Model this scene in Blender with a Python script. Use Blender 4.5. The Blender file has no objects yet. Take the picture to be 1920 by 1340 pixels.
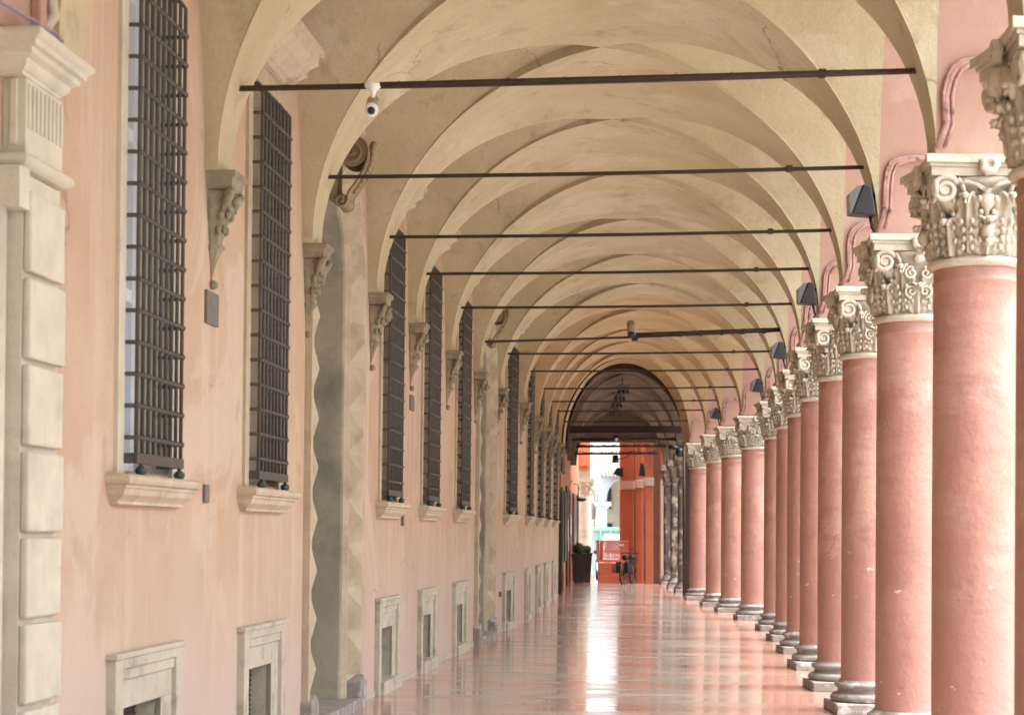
import bpy, bmesh, math, random
from math import sin, cos, pi, radians, sqrt, atan2
random.seed(7)
S = bpy.context.scene
COL = S.collection
# ------------------------------------------------------------------ camera, light, exposure
EYE = 1.6
cd = bpy.data.cameras.new('camera'); cam = bpy.data.objects.new('camera', cd); COL.objects.link(cam)
cam.location = (0, 0, EYE); cam.rotation_euler = (radians(90), 0, 0)
cd.sensor_width = 36; cd.lens = 3450/1920*36; cd.shift_y = 330/1920
cd.clip_start = 0.1; cd.clip_end = 3000
cd.dof.use_dof = True; cd.dof.focus_distance = 19; cd.dof.aperture_fstop = 4.0
S.camera = cam
SUN_EL, SUN_AZ = radians(66), radians(95)      # azimuth clockwise from +Y (north)
w = bpy.data.worlds.new('World'); S.world = w; w.use_nodes = True
nt = w.node_tree; bg = nt.nodes['Background']
sky = nt.nodes.new('ShaderNodeTexSky'); sky.sky_type = 'NISHITA'; sky.sun_disc = False
sky.sun_elevation = SUN_EL; sky.sun_rotation = SUN_AZ; sky.dust_density = 4; sky.air_density = 1.0; sky.ozone_density = 1
hs = nt.nodes.new('ShaderNodeHueSaturation'); hs.inputs['Saturation'].default_value = 0.36
nt.links.new(sky.outputs[0], hs.inputs['Color']); nt.links.new(hs.outputs[0], bg.inputs[0])
bg.inputs[1].default_value = 0.15
ld = bpy.data.lights.new('sun', 'SUN'); ld.energy = 0.5; ld.angle = radians(40); ld.color = (1, .96, .9)
sun = bpy.data.objects.new('sun', ld); COL.objects.link(sun)
sun.rotation_euler = (radians(90)-SUN_EL, 0, pi-SUN_AZ)
S.view_settings.view_transform = 'Standard'; S.view_settings.look = 'None'; S.view_settings.gamma = 1
S.view_settings.exposure = 2.95
S.cycles.use_denoising = True; S.cycles.max_bounces = 12; S.cycles.diffuse_bounces = 7; S.cycles.glossy_bounces = 4
S.cycles.sample_clamp_indirect = 6

# ------------------------------------------------------------------ materials
def _n(nt, t, **k):
    n = nt.nodes.new(t)
    for a, v in k.items(): setattr(n, a, v)
    return n
def mat(name, c1, c2=None, scale=3.0, rough=.8, bump=0.0, bscale=30, c3=None, s3=1.2, t3=(.55, .7), stretch=(1, 1, 1), metal=0, spec=.35, detail=6, bdist=.01, fac=(.35, .65), c4=None, s4=60):
    m = bpy.data.materials.new(name); m.use_nodes = True
    nt = m.node_tree; b = nt.nodes['Principled BSDF']
    b.inputs['Roughness'].default_value = rough; b.inputs['Metallic'].default_value = metal
    b.inputs['Specular IOR Level'].default_value = spec
    tc = _n(nt, 'ShaderNodeNewGeometry'); mp = _n(nt, 'ShaderNodeMapping'); mp.inputs['Scale'].default_value = stretch
    nt.links.new(tc.outputs['Position'], mp.inputs['Vector'])
    def noise(s, d=detail):
        n = _n(nt, 'ShaderNodeTexNoise'); n.inputs['Scale'].default_value = s; n.inputs['Detail'].default_value = d
        n.inputs['Roughness'].default_value = .6
        nt.links.new(mp.outputs[0], n.inputs['Vector']); return n.outputs['Fac']
    def ramp(src, lo, hi):
        r = _n(nt, 'ShaderNodeMapRange'); r.inputs['From Min'].default_value = lo; r.inputs['From Max'].default_value = hi
        nt.links.new(src, r.inputs['Value']); return r.outputs[0]
    def mix(fac, a, bb):
        x = _n(nt, 'ShaderNodeMix', data_type='RGBA')
        if fac is not None: nt.links.new(fac, x.inputs['Factor'])
        for s_, v in ((6, a), (7, bb)):
            if isinstance(v, tuple): x.inputs[s_].default_value = (*v, 1)
            else: nt.links.new(v, x.inputs[s_])
        return x.outputs[2]
    col = c1
    if c2: col = mix(ramp(noise(scale), *fac), c1, c2)
    if c3: col = mix(ramp(noise(s3, 8), *t3), col, c3)
    if c4: col = mix(ramp(noise(s4, 2), .55, .68), col, c4)
    if isinstance(col, tuple): b.inputs['Base Color'].default_value = (*col, 1)
    else: nt.links.new(col, b.inputs['Base Color'])
    if bump:
        bn = _n(nt, 'ShaderNodeBump'); bn.inputs['Strength'].default_value = bump; bn.inputs['Distance'].default_value = bdist
        nt.links.new(noise(bscale), bn.inputs['Height']); nt.links.new(bn.outputs[0], b.inputs['Normal'])
    return m
M = dict(
 wall=mat('pink_plaster', (.56, .385, .275), (.49, .325, .225), .9, .9, .5, 9, c3=(.59, .45, .36), s3=1.6, t3=(.47, .66), stretch=(1, 1, .28)),
 vault=mat('cream_plaster', (.53, .46, .315), (.445, .375, .245), 1.2, .9, .7, 7, c3=(.35, .275, .165), s3=1.5, t3=(.52, .68), bdist=.02),
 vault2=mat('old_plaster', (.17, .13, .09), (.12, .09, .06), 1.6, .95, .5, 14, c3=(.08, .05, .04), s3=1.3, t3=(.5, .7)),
 pier=mat('salmon_plaster', (.55, .325, .26), (.49, .28, .22), 1.5, .85, .3, 12, c3=(.72, .43, .35), s3=2.5, t3=(.55, .75)),
 shaft=mat('salmon_paint', (.55, .26, .205), (.50, .225, .175), 2.2, .75, .45, 10, c3=(.66, .34, .26), s3=1.8, t3=(.5, .75), c4=None),
 stone=mat('carved_stone', (.56, .50, .40), (.46, .40, .31), 9, .85, .7, 60, c3=(.33, .27, .21), s3=6, t3=(.56, .74)),
 base=mat('base_stone', (.30, .28, .26), (.17, .14, .115), 5, .75, .7, 40, c3=(.46, .45, .44), s3=5, t3=(.52, .64)),
 sand=mat('sandstone', (.47, .395, .285), (.38, .315, .22), 4, .85, .5, 40, c3=(.28, .23, .17), s3=3, t3=(.55, .75)),
 pale=mat('pale_stone', (.56, .52, .42), (.475, .44, .345), 5, .85, .5, 35, c3=(.38, .35, .29), s3=3, t3=(.55, .72)),
 sill=mat('sill_stone', (.54, .46, .345), (.44, .36, .26), 6, .85, .5, 40, c3=(.31, .24, .17), s3=4, t3=(.58, .75)),
 jamb=mat('grey_green_stone', (.41, .375, .29), (.31, .285, .22), 1.6, .8, .4, 20, c3=(.19, .19, .155), s3=1.5, t3=(.50, .68)),
 console=mat('console_stone', (.33, .25, .15), (.24, .18, .11), 6, .85, .5, 40),
 corbel=mat('corbel_stone', (.31, .265, .19), (.20, .165, .11), 9, .85, .6, 50),
 cellar=mat('cellar_stone', (.49, .455, .36), (.40, .365, .285), 5, .85, .5, 40, c3=(.27, .25, .21), s3=5, t3=(.55, .72)),
 iron=mat('wrought_iron', (.07, .063, .056), (.10, .082, .065), 30, .65, .5, 80, metal=.15),
 patina=mat('green_bronze', (.06, .085, .075), (.05, .065, .06), 30, .5, .2, 80, metal=.4),
 rod=mat('rusty_iron', (.055, .035, .022), (.035, .025, .02), 12, .6, .3, 60, metal=.3),
 white=mat('white_paint', (.78, .81, .86), None, rough=.5),
 glass=mat('blue_glass', (.42, .55, .66), (.50, .60, .70), 1.5, .12, spec=.6),
 shade=mat('grey_shutter', (.13, .115, .11), (.10, .09, .09), 3, .6),
 ochre=mat('ochre_wood', (.235, .125, .045), (.17, .085, .03), 5, .6, .3, 20, stretch=(1, 1, .2)),
 mesh=mat('brown_mesh', (.075, .05, .042), (.055, .04, .035), 4, .7),
 plaque=mat('grey_plaque', (.17, .15, .135), (.13, .115, .105), 20, .6, .2, 60),
 cable=mat('painted_cable', (.48, .29, .25), (.36, .20, .17), 14, .7, .8, 40, c3=(.13, .08, .07), s3=9, t3=(.56, .66)),
 black=mat('black_plastic', (.02, .02, .022), None, rough=.45),
 dgrey=mat('dark_housing', (.02, .019, .018), None, rough=.4),
 lens=mat('lamp_glass', (.13, .135, .14), None, rough=.15, spec=.6),
 cambody=mat('beige_housing', (.33, .28, .19), None, rough=.45),
 camwhite=mat('white_housing', (.72, .72, .68), None, rough=.5),
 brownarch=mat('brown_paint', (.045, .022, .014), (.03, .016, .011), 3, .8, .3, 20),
 orange=mat('orange_stucco', (.64, .21, .12), (.58, .18, .10), 1.5, .85, .2, 12),
 orange2=mat('shop_stucco', (.48, .20, .10), (.40, .16, .08), 1.5, .85, .2, 12),
 cream=mat('cream_band', (.72, .62, .50), None, rough=.8),
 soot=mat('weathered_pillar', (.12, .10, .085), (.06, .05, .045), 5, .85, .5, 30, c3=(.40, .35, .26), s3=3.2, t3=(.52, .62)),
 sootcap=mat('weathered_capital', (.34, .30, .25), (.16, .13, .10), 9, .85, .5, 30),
 dgreen=mat('dark_green_paint', (.03, .05, .04), None, rough=.5),
 maroon=mat('maroon_door', (.10, .035, .045), (.08, .03, .035), 5, .4),
 brown=mat('brown_wood', (.09, .03, .015), (.06, .02, .012), 5, .5),
 paper=mat('paper', (.75, .73, .7), None, rough=.7),
 pot=mat('dark_planter', (.022, .014, .011), (.03, .02, .015), 5, .45),
 leaf=mat('box_leaf', (.035, .075, .02), (.02, .05, .014), 40, .7, .3, 80),
 street=mat('street_stone', (.48, .46, .43), (.42, .40, .37), 3, .8, .3, 20),
 palewall=mat('pale_facade', (.42, .45, .47), (.36, .39, .41), 2, .85, .3, 10),
 creamwall=mat('cream_facade', (.46, .40, .30), (.40, .35, .27), 2, .85),
 dark=mat('dark_opening', (.02, .022, .03), None, rough=.4),
 ochrewall=mat('stone_facade', (.50, .48, .43), (.44, .42, .37), 1, .85),
 roof=mat('roof_tile', (.32, .26, .22), (.25, .2, .18), 12, .8),
 green=mat('green_skip', (.24, .42, .34), (.20, .36, .29), 3, .5),
 car=mat('white_car_paint', (.75, .76, .78), None, rough=.25, spec=.6),
 carglass=mat('car_glass', (.10, .13, .15), None, rough=.08, spec=.7),
 neon=mat('orange_plastic', (.90, .26, .14), (.84, .22, .12), 8, .5),
 netw=mat('pale_wire', (.65, .55, .55), None, rough=.5),
 zinc=mat('zinc', (.45, .47, .5), None, rough=.4, metal=.5),
)
def plaster(name, c1, c2, pale, stain, streak=None, fine=.12, bump=.5, foot_tone=None, chips=None, hair=None, patch=(.55, .60), sc=.9, rough=.9):
    """old plaster: broad tone shifts, hard-edged repair patches, vertical washes, soot specks, hairline cracks, second tone towards the ground, chips"""
    m = bpy.data.materials.new(name); m.use_nodes = True; nt = m.node_tree; b = nt.nodes['Principled BSDF']
    b.inputs['Roughness'].default_value = rough; b.inputs['Specular IOR Level'].default_value = .3
    g = _n(nt, 'ShaderNodeNewGeometry'); L = nt.links.new
    def mp(sx):
        q = _n(nt, 'ShaderNodeMapping'); q.inputs['Scale'].default_value = sx; L(g.outputs['Position'], q.inputs['Vector']); return q.outputs[0]
    V0 = mp((1, 1, 1))
    def noise(s_, d=6, v=None, dist=0, ro=.6):
        q = _n(nt, 'ShaderNodeTexNoise'); q.inputs['Scale'].default_value = s_; q.inputs['Detail'].default_value = d; q.inputs['Roughness'].default_value = ro
        q.inputs['Distortion'].default_value = dist; L(v or V0, q.inputs['Vector']); return q.outputs['Fac']
    def rg(src, lo, hi, a=0, bb=1):
        r = _n(nt, 'ShaderNodeMapRange'); r.inputs['From Min'].default_value = lo; r.inputs['From Max'].default_value = hi
        r.inputs['To Min'].default_value = a; r.inputs['To Max'].default_value = bb; L(src, r.inputs['Value']); return r.outputs[0]
    def mul(a, bb):
        q = _n(nt, 'ShaderNodeMath', operation='MULTIPLY'); L(a, q.inputs[0])
        if isinstance(bb, float): q.inputs[1].default_value = bb
        else: L(bb, q.inputs[1])
        return q.outputs[0]
    def mix(f, a, bb):
        x = _n(nt, 'ShaderNodeMix', data_type='RGBA'); L(f, x.inputs['Factor'])
        for s_, v in ((6, a), (7, bb)):
            if isinstance(v, tuple): x.inputs[s_].default_value = (*v, 1)
            else: L(v, x.inputs[s_])
        return x.outputs[2]
    col = mix(rg(noise(sc), .35, .65), c1, c2)
    col = mix(rg(noise(sc*.8, 9, None, .6), patch[0], patch[1], 0, .75), col, pale)
    col = mix(rg(noise(sc*2.3, 10, None, .3, .68), .56, .72, 0, .75), col, stain)
    if streak: col = mix(rg(noise(1, 8, mp((5, 5, .35))), .52, .72, 0, .8), col, streak)
    col = mix(rg(noise(38, 6, None, 0, .75), .45, .75, 0, fine*4), col, tuple(x*.72 for x in c1))
    if hair:
        vo = _n(nt, 'ShaderNodeTexVoronoi', feature='DISTANCE_TO_EDGE'); vo.inputs['Scale'].default_value = hair
        nv = _n(nt, 'ShaderNodeTexNoise'); nv.inputs['Scale'].default_value = 2.5; nv.inputs['Detail'].default_value = 5; L(V0, nv.inputs['Vector'])
        mv = _n(nt, 'ShaderNodeMix', data_type='RGBA'); mv.inputs['Factor'].default_value = .35; L(V0, mv.inputs[6]); L(nv.outputs['Color'], mv.inputs[7]); L(mv.outputs[2], vo.inputs['Vector'])
        col = mix(mul(rg(vo.outputs['Distance'], .006, .0, 0, 1), rg(noise(.9, 3), .52, .62)), col, tuple(x*.5 for x in c1))
    sp = _n(nt, 'ShaderNodeSeparateXYZ'); L(g.outputs['Position'], sp.inputs[0])
    if chips:      # trowel marks round the shaft
        col = mix(rg(noise(2, 7, mp((1, 1, 7))), .50, .72, 0, .45), col, stain)
    if foot_tone:  # second tone blended in towards the ground, edge broken by noise
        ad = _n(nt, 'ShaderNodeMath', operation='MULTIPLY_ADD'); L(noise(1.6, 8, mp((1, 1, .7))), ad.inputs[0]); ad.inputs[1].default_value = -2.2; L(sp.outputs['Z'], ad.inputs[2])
        col = mix(rg(ad.outputs[0], .75, -.75, 0, .9), col, foot_tone)
    if chips:
        col = mix(mul(rg(noise(9, 3, mp((1, 1, 1.6)), 0, .5), .70, .73), rg(sp.outputs['Z'], 2.2, .8)), col, chips)
    L(col, b.inputs['Base Color'])
    bn = _n(nt, 'ShaderNodeBump'); bn.inputs['Strength'].default_value = bump; bn.inputs['Distance'].default_value = .02
    hh = _n(nt, 'ShaderNodeMath', operation='MULTIPLY_ADD'); L(noise(5, 8), hh.inputs[0]); hh.inputs[1].default_value = 1; L(mul(noise(32, 5), .25), hh.inputs[2])
    L(hh.outputs[0], bn.inputs['Height']); L(bn.outputs[0], b.inputs['Normal'])
    return m
M['wall'] = plaster('pink_plaster', (.50, .365, .26), (.44, .30, .205), (.53, .42, .325), (.36, .24, .165), (.56, .445, .345), .08, .35, foot_tone=(.48, .385, .325), hair=.55)
M['vault'] = plaster('cream_plaster', (.50, .435, .29), (.42, .355, .22), (.54, .485, .35), (.29, .215, .12), None, .12, .9, hair=.6, patch=(.54, .62), sc=1.1)
M['vaultgold'] = plaster('golden_plaster', (.50, .375, .215), (.43, .31, .17), (.52, .42, .27), (.28, .20, .105), None, .12, .9, hair=.6, patch=(.54, .62), sc=1.1)
M['pier'] = plaster('salmon_plaster', (.43, .27, .21), (.38, .23, .175), (.46, .315, .25), (.37, .24, .20), None, .06, .35, hair=.8)
M['shaft'] = plaster('salmon_paint', (.45, .232, .178), (.37, .18, .135), (.48, .28, .22), (.29, .14, .11), None, .12, .9, foot_tone=(.34, .18, .15), chips=(.62, .52, .45), hair=1.3, sc=1.7, rough=.55)
M['shaft'].node_tree.nodes['Principled BSDF'].inputs['Specular IOR Level'].default_value = .55
def floor_mat(name, c1, c2, c3, rough):
    m = mat(name, c1, c2, 1.3, rough, 0, c3=c3, s3=70, t3=(.48, .62), spec=.8)
    nt = m.node_tree; b = nt.nodes['Principled BSDF']; L = nt.links.new
    g = _n(nt, 'ShaderNodeNewGeometry'); mp = _n(nt, 'ShaderNodeMapping'); mp.inputs['Scale'].default_value = (.55, 2.2, 1)
    L(g.outputs['Position'], mp.inputs['Vector'])
    n = _n(nt, 'ShaderNodeTexNoise'); n.inputs['Scale'].default_value = 1.7; n.inputs['Detail'].default_value = 5; n.inputs['Roughness'].default_value = .55
    L(mp.outputs[0], n.inputs['Vector'])
    bn = _n(nt, 'ShaderNodeBump'); bn.inputs['Strength'].default_value = .8; bn.inputs['Distance'].default_value = .006
    L(n.outputs['Fac'], bn.inputs['Height']); L(bn.outputs[0], b.inputs['Normal'])
    r = _n(nt, 'ShaderNodeTexNoise'); r.inputs['Scale'].default_value = 1.1; r.inputs['Detail'].default_value = 8; L(mp.outputs[0], r.inputs['Vector'])
    rr = _n(nt, 'ShaderNodeMapRange'); rr.inputs['From Min'].default_value = .35; rr.inputs['From Max'].default_value = .7; rr.inputs['To Min'].default_value = rough*.5; rr.inputs['To Max'].default_value = rough*2.4
    L(r.outputs['Fac'], rr.inputs['Value']); L(rr.outputs[0], b.inputs['Roughness'])
    return m
M['fl_panel'] = floor_mat('grey_terrazzo', (.40, .335, .285), (.34, .28, .235), (.21, .17, .145), .10)
M['fl_joint'] = floor_mat('joint_strip', (.20, .12, .09), (.12, .08, .065), (.10, .07, .06), .12)
M['fl_border'] = floor_mat('salmon_terrazzo', (.47, .27, .21), (.42, .235, .18), (.32, .19, .15), .085)

# ------------------------------------------------------------------ mesh builder
def wob(x, y, s=1.0, a=1.0):
    return a*(sin(1.7*x*s+.6*y*s+1.3)+sin(2.9*y*s-1.1*x*s+.4)+.5*sin(5.3*x*s+4.1*y*s))/2.5
class MB:
    def __init__(s): s.v = []; s.f = []; s.m = []; s.sm = []
    def add(s, vs, fs, mi=0, smooth=False, T=None):
        o = len(s.v)
        s.v += [tuple(T(*p)) if T else tuple(p) for p in vs]
        for f in fs: s.f.append(tuple(o+i for i in f)); s.m.append(mi); s.sm.append(smooth)
        return s
    def box(s, x0, x1, y0, y1, z0, z1, mi=0, T=None):
        v = [(x, y, z) for x in (x0, x1) for y in (y0, y1) for z in (z0, z1)]
        return s.add(v, [(0, 1, 3, 2), (4, 6, 7, 5), (0, 4, 5, 1), (2, 3, 7, 6), (0, 2, 6, 4), (1, 5, 7, 3)], mi, False, T)
    def grid(s, fn, nu, nv, mi=0, smooth=True, T=None, closeu=False):
        vs = [fn(i/nu, j/nv) for i in range(nu+1) for j in range(nv+1)]
        fs = [(i*(nv+1)+j, (i+1)*(nv+1)+j, (i+1)*(nv+1)+j+1, i*(nv+1)+j+1) for i in range(nu) for j in range(nv)]
        return s.add(vs, fs, mi, smooth, T)
    def lathe(s, prof, cx=0, cy=0, cz=0, n=32, a0=0, a1=2*pi, mi=0, smooth=True, T=None, rf=None):
        k = len(prof); full = abs(a1-a0-2*pi) < 1e-6; m = n if full else n+1
        vs = []
        for i in range(m):
            a = a0+(a1-a0)*i/n
            for r, z in prof:
                r2 = r*(rf(a, z) if rf else 1)
                vs.append((cx+r2*cos(a), cy+r2*sin(a), cz+z))
        fs = []
        for i in range(n):
            j = (i+1) % m
            for q in range(k-1): fs.append((i*k+q, j*k+q, j*k+q+1, i*k+q+1))
        return s.add(vs, fs, mi, smooth, T)
    def tube(s, pts, r, n=8, mi=0, smooth=True, T=None, caps=True):
        if T: pts = [T(*p) for p in pts]
        P = [tuple(p) for p in pts]; k = len(P); R = r if isinstance(r, (list, tuple)) else [r]*k
        vs = []; up = None
        for i in range(k):
            a = P[max(0, i-1)]; b = P[min(k-1, i+1)]
            d = [b[q]-a[q] for q in range(3)]; L = sqrt(sum(x*x for x in d)) or 1; d = [x/L for x in d]
            if up is None: up = (0, 0, 1) if abs(d[2]) < .9 else (1, 0, 0)
            dot = sum(up[q]*d[q] for q in range(3)); u = [up[q]-dot*d[q] for q in range(3)]
            L = sqrt(sum(x*x for x in u)) or 1; u = [x/L for x in u]; up = u
            w_ = (d[1]*u[2]-d[2]*u[1], d[2]*u[0]-d[0]*u[2], d[0]*u[1]-d[1]*u[0])
            for j in range(n):
                c, s_ = cos(2*pi*j/n), sin(2*pi*j/n)
                vs.append(tuple(P[i][q]+R[i]*(c*u[q]+s_*w_[q]) for q in range(3)))
        fs = [(i*n+j, i*n+(j+1) % n, (i+1)*n+(j+1) % n, (i+1)*n+j) for i in range(k-1) for j in range(n)]
        if caps: fs += [tuple(range(n))[::-1], tuple((k-1)*n+j for j in range(n))]
        return s.add(vs, fs, mi, smooth)
    def ball(s, c, r, n=8, mi=0, T=None, sc=(1, 1, 1)):
        k = max(4, n//2+1); vs = []
        for i in range(k+1):
            t = pi*i/k
            for j in range(n):
                p = 2*pi*j/n
                vs.append((c[0]+r*sc[0]*sin(t)*cos(p), c[1]+r*sc[1]*sin(t)*sin(p), c[2]+r*sc[2]*cos(t)))
        fs = [(i*n+j, (i+1)*n+j, (i+1)*n+(j+1) % n, i*n+(j+1) % n) for i in range(k) for j in range(n)]
        return s.add(vs, fs, mi, True, T)
    def prism(s, poly, axis, a, b, mi=0, T=None):
        n = len(poly)
        def P(p, t):
            return {'x': (t, p[0], p[1]), 'y': (p[0], t, p[1]), 'z': (p[0], p[1], t)}[axis]
        vs = [P(p, a) for p in poly]+[P(p, b) for p in poly]
        fs = [tuple(range(n)), tuple(range(2*n-1, n-1, -1))]+[(i, (i+1) % n, n+(i+1) % n, n+i) for i in range(n)]
        return s.add(vs, fs, mi, False, T)
    def mould(s, y0, y1, prof, mi=0, T=None, mitre=True, nref=None):
        """moulding running along y; prof = [(n, z)...] ; ends mitred back so that they return to n=0"""
        nm = nref if nref is not None else max(p[0] for p in prof)
        vs = []
        for n, z in prof: vs.append((y0+(nm-n if mitre else 0), n, z))
        for n, z in prof: vs.append((y1-(nm-n if mitre else 0), n, z))
        for n, z in prof: vs.append((y0+(nm-n if mitre else 0), -.02, z))
        for n, z in prof: vs.append((y1-(nm-n if mitre else 0), -.02, z))
        k = len(prof); fs = []
        for i in range(k-1):
            fs += [(i, i+1, k+i+1, k+i), (2*k+i, 2*k+i+1, i+1, i), (k+i, k+i+1, 3*k+i+1, 3*k+i)]
        fs += [(0, k, 3*k, 2*k), (k-1, 3*k-1, 4*k-1, 2*k-1)]
        return s.add(vs, fs, mi, False, T)
    def build(s, name, mats, parent=None, bev=0, keep=False):
        off = (0, 0, 0); p = parent
        if not keep:
            while p is not None: off = tuple(off[q]+p.location[q] for q in range(3)); p = p.parent
        me = bpy.data.meshes.new(name)
        me.from_pydata([(x-off[0], y-off[1], z-off[2]) for x, y, z in s.v], [], s.f)
        for m_ in (mats if isinstance(mats, (list, tuple)) else [mats]): me.materials.append(M[m_])
        me.polygons.foreach_set('material_index', s.m); me.polygons.foreach_set('use_smooth', s.sm)
        bm = bmesh.new(); bm.from_mesh(me); bmesh.ops.recalc_face_normals(bm, faces=bm.faces); bm.to_mesh(me); bm.free()
        o = bpy.data.objects.new(name, me); COL.objects.link(o)
        if parent is not None: o.parent = parent
        if bev:
            bv = o.modifiers.new('bevel', 'BEVEL'); bv.width = bev; bv.segments = 2; bv.limit_method = 'ANGLE'
        return o
def tag(o, label=None, cat=None, group=None, kind=None):
    if label: o['label'] = label
    if cat: o['category'] = cat
    if group: o['group'] = group
    if kind: o['kind'] = kind
    return o
def thing(name, label, cat, loc=(0, 0, 0), group=None):
    o = bpy.data.objects.new(name, None); COL.objects.link(o); o.location = loc; o.empty_display_size = .2
    return tag(o, label, cat, group)
def copy_tree(o, parent=None):
    c = o.copy(); COL.objects.link(c)
    for k in ('label', 'category', 'group'):
        if parent is not None and k in c.keys() and k != 'label': del c[k]
    c.parent = parent
    for ch in o.children: copy_tree(ch, c)
    return c
def spiral(cx, cz, r0, turns, start, sgn=1, n=40, rmin=.12):
    return [(cx+r0*(1-(1-rmin)*i/n)*cos(start+sgn*2*pi*turns*i/n), cz+r0*(1-(1-rmin)*i/n)*sin(start+sgn*2*pi*turns*i/n)) for i in range(n+1)]

# ------------------------------------------------------------------ plan
WALL = [(-8, -3.735), (0, -2.96), (28.5, -.21), (31.6, .20), (46.7, 1.22)]
def wx(y):
    for (y0, x0), (y1, x1) in zip(WALL, WALL[1:]):
        if y <= y1 or y1 == 46.7: return x0+(x1-x0)*(y-y0)/(y1-y0)
def wslope(y): return (wx(y+.3)-wx(y-.3))/.6
LEAN = .012
def T(y, n, z):
    k = wslope(y); L = sqrt(1+k*k)
    return (wx(y)+n/L+LEAN*(z-EYE), y-n*k/L, z)
COLS = [(-3.1, 1.55), (-.3, 1.78), (2.5, 2.0), (5.3, 2.23), (8.1, 2.47), (10.9, 2.74), (13.7, 2.96), (16.55, 3.215), (18.95, 3.40), (21.85, 3.67),
        (24.75, 3.95), (27.55, 4.20), (30.55, 4.43), (34.25, 4.51), (37.65, 4.525), (40.65, 4.53), (44.5, 4.54)]
FIRST = 4           # index of the nearest column in the picture
ZS = 3.80
RISE = [1.84]*9+[1.82, 1.80, 1.78, 1.76, 1.78, 1.85, 1.95, 2.05]
def kz(yc): return yc+.40
CENT = [4.6, 7.35, 9.99, 12.7, 15.26, 17.98, 20.70, 23.63, 26.5, 29.62, 32.5, 36.0, 39.2, 42.8]

# ------------------------------------------------------------------ ground and floor
g = MB(); g.box(-400, 400, -300, 900, -1.5, -.16)
tag(g.build('ground', 'street'), kind='structure')
fl = MB()
ys = [(-8., 1.2)]+COLS+[(46.2, 4.6)]
def floor_pt(y, u):
    xl = (wx(y) if y < 46.7 else 1.22+.0767*(y-46.7))-.6
    for (a, xa), (b, xb) in zip(FE, FE[1:]):
        if y <= b: break
    xr = xa+(xb-xa)*(y-a)/(b-a)+.45
    return xl, xr
FE = [(-8., 1.2)]+COLS+[(49.9, 4.70), (54.2, 4.87), (58.0, 4.98)]
def zfl(x, xl, xr): return .07*(1-min(1, max(0, (x-xl-.6)/(xr-xl-1.05))))
marks = [-8.]+[y for y, _ in COLS]+[47.3, 49.9, 52, 54.2, 56, 58.0]
rows = []
for i in range(len(marks)-1):
    a, b = marks[i], marks[i+1]
    rows += [(a, a+.012, 2), (a+.012, a+.17, 0), (a+.17, a+.18, 2), (a+.18, b-.18, 1), (b-.18, b-.17, 2), (b-.17, b, 0)]
for a, b, isp in rows:
    la, ra = floor_pt(a, 0); lb, rb = floor_pt(b, 0)
    def seg(f):  # f -> x at both ends
        return f
    cuts_a = [la, la+.6+.45, ra-.45-.90, ra]; cuts_b = [lb, lb+.6+.45, rb-.45-.90, rb]
    for k in range(3):
        n = 6
        for q in range(n):
            xa0 = cuts_a[k]+(cuts_a[k+1]-cuts_a[k])*q/n; xa1 = cuts_a[k]+(cuts_a[k+1]-cuts_a[k])*(q+1)/n
            xb0 = cuts_b[k]+(cuts_b[k+1]-cuts_b[k])*q/n; xb1 = cuts_b[k]+(cuts_b[k+1]-cuts_b[k])*(q+1)/n
            fl.add([(xa0, a, zfl(xa0, la, ra)), (xa1, a, zfl(xa1, la, ra)), (xb1, b, zfl(xb1, lb, rb)), (xb0, b, zfl(xb0, lb, rb))],
                   [(0, 1, 2, 3)], 2 if isp == 2 else 0 if (k == 1 and isp) else 1, False)
for (a, xa), (b, xb) in zip(FE, FE[1:]):      # kerb face towards the street
    fl.add([(xa+.45, a, 0), (xb+.45, b, 0), (xb+.45, b, -.2), (xa+.45, a, -.2)], [(0, 1, 2, 3)], 1)
l8, r8 = floor_pt(58.0, 0); fl.add([(l8, 58, .07), (r8, 58, 0), (r8, 58, -.2), (l8, 58, -.2)], [(0, 1, 2, 3)], 1)
tag(fl.build('portico_floor', ['fl_panel', 'fl_border', 'fl_joint']), kind='structure')

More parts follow.
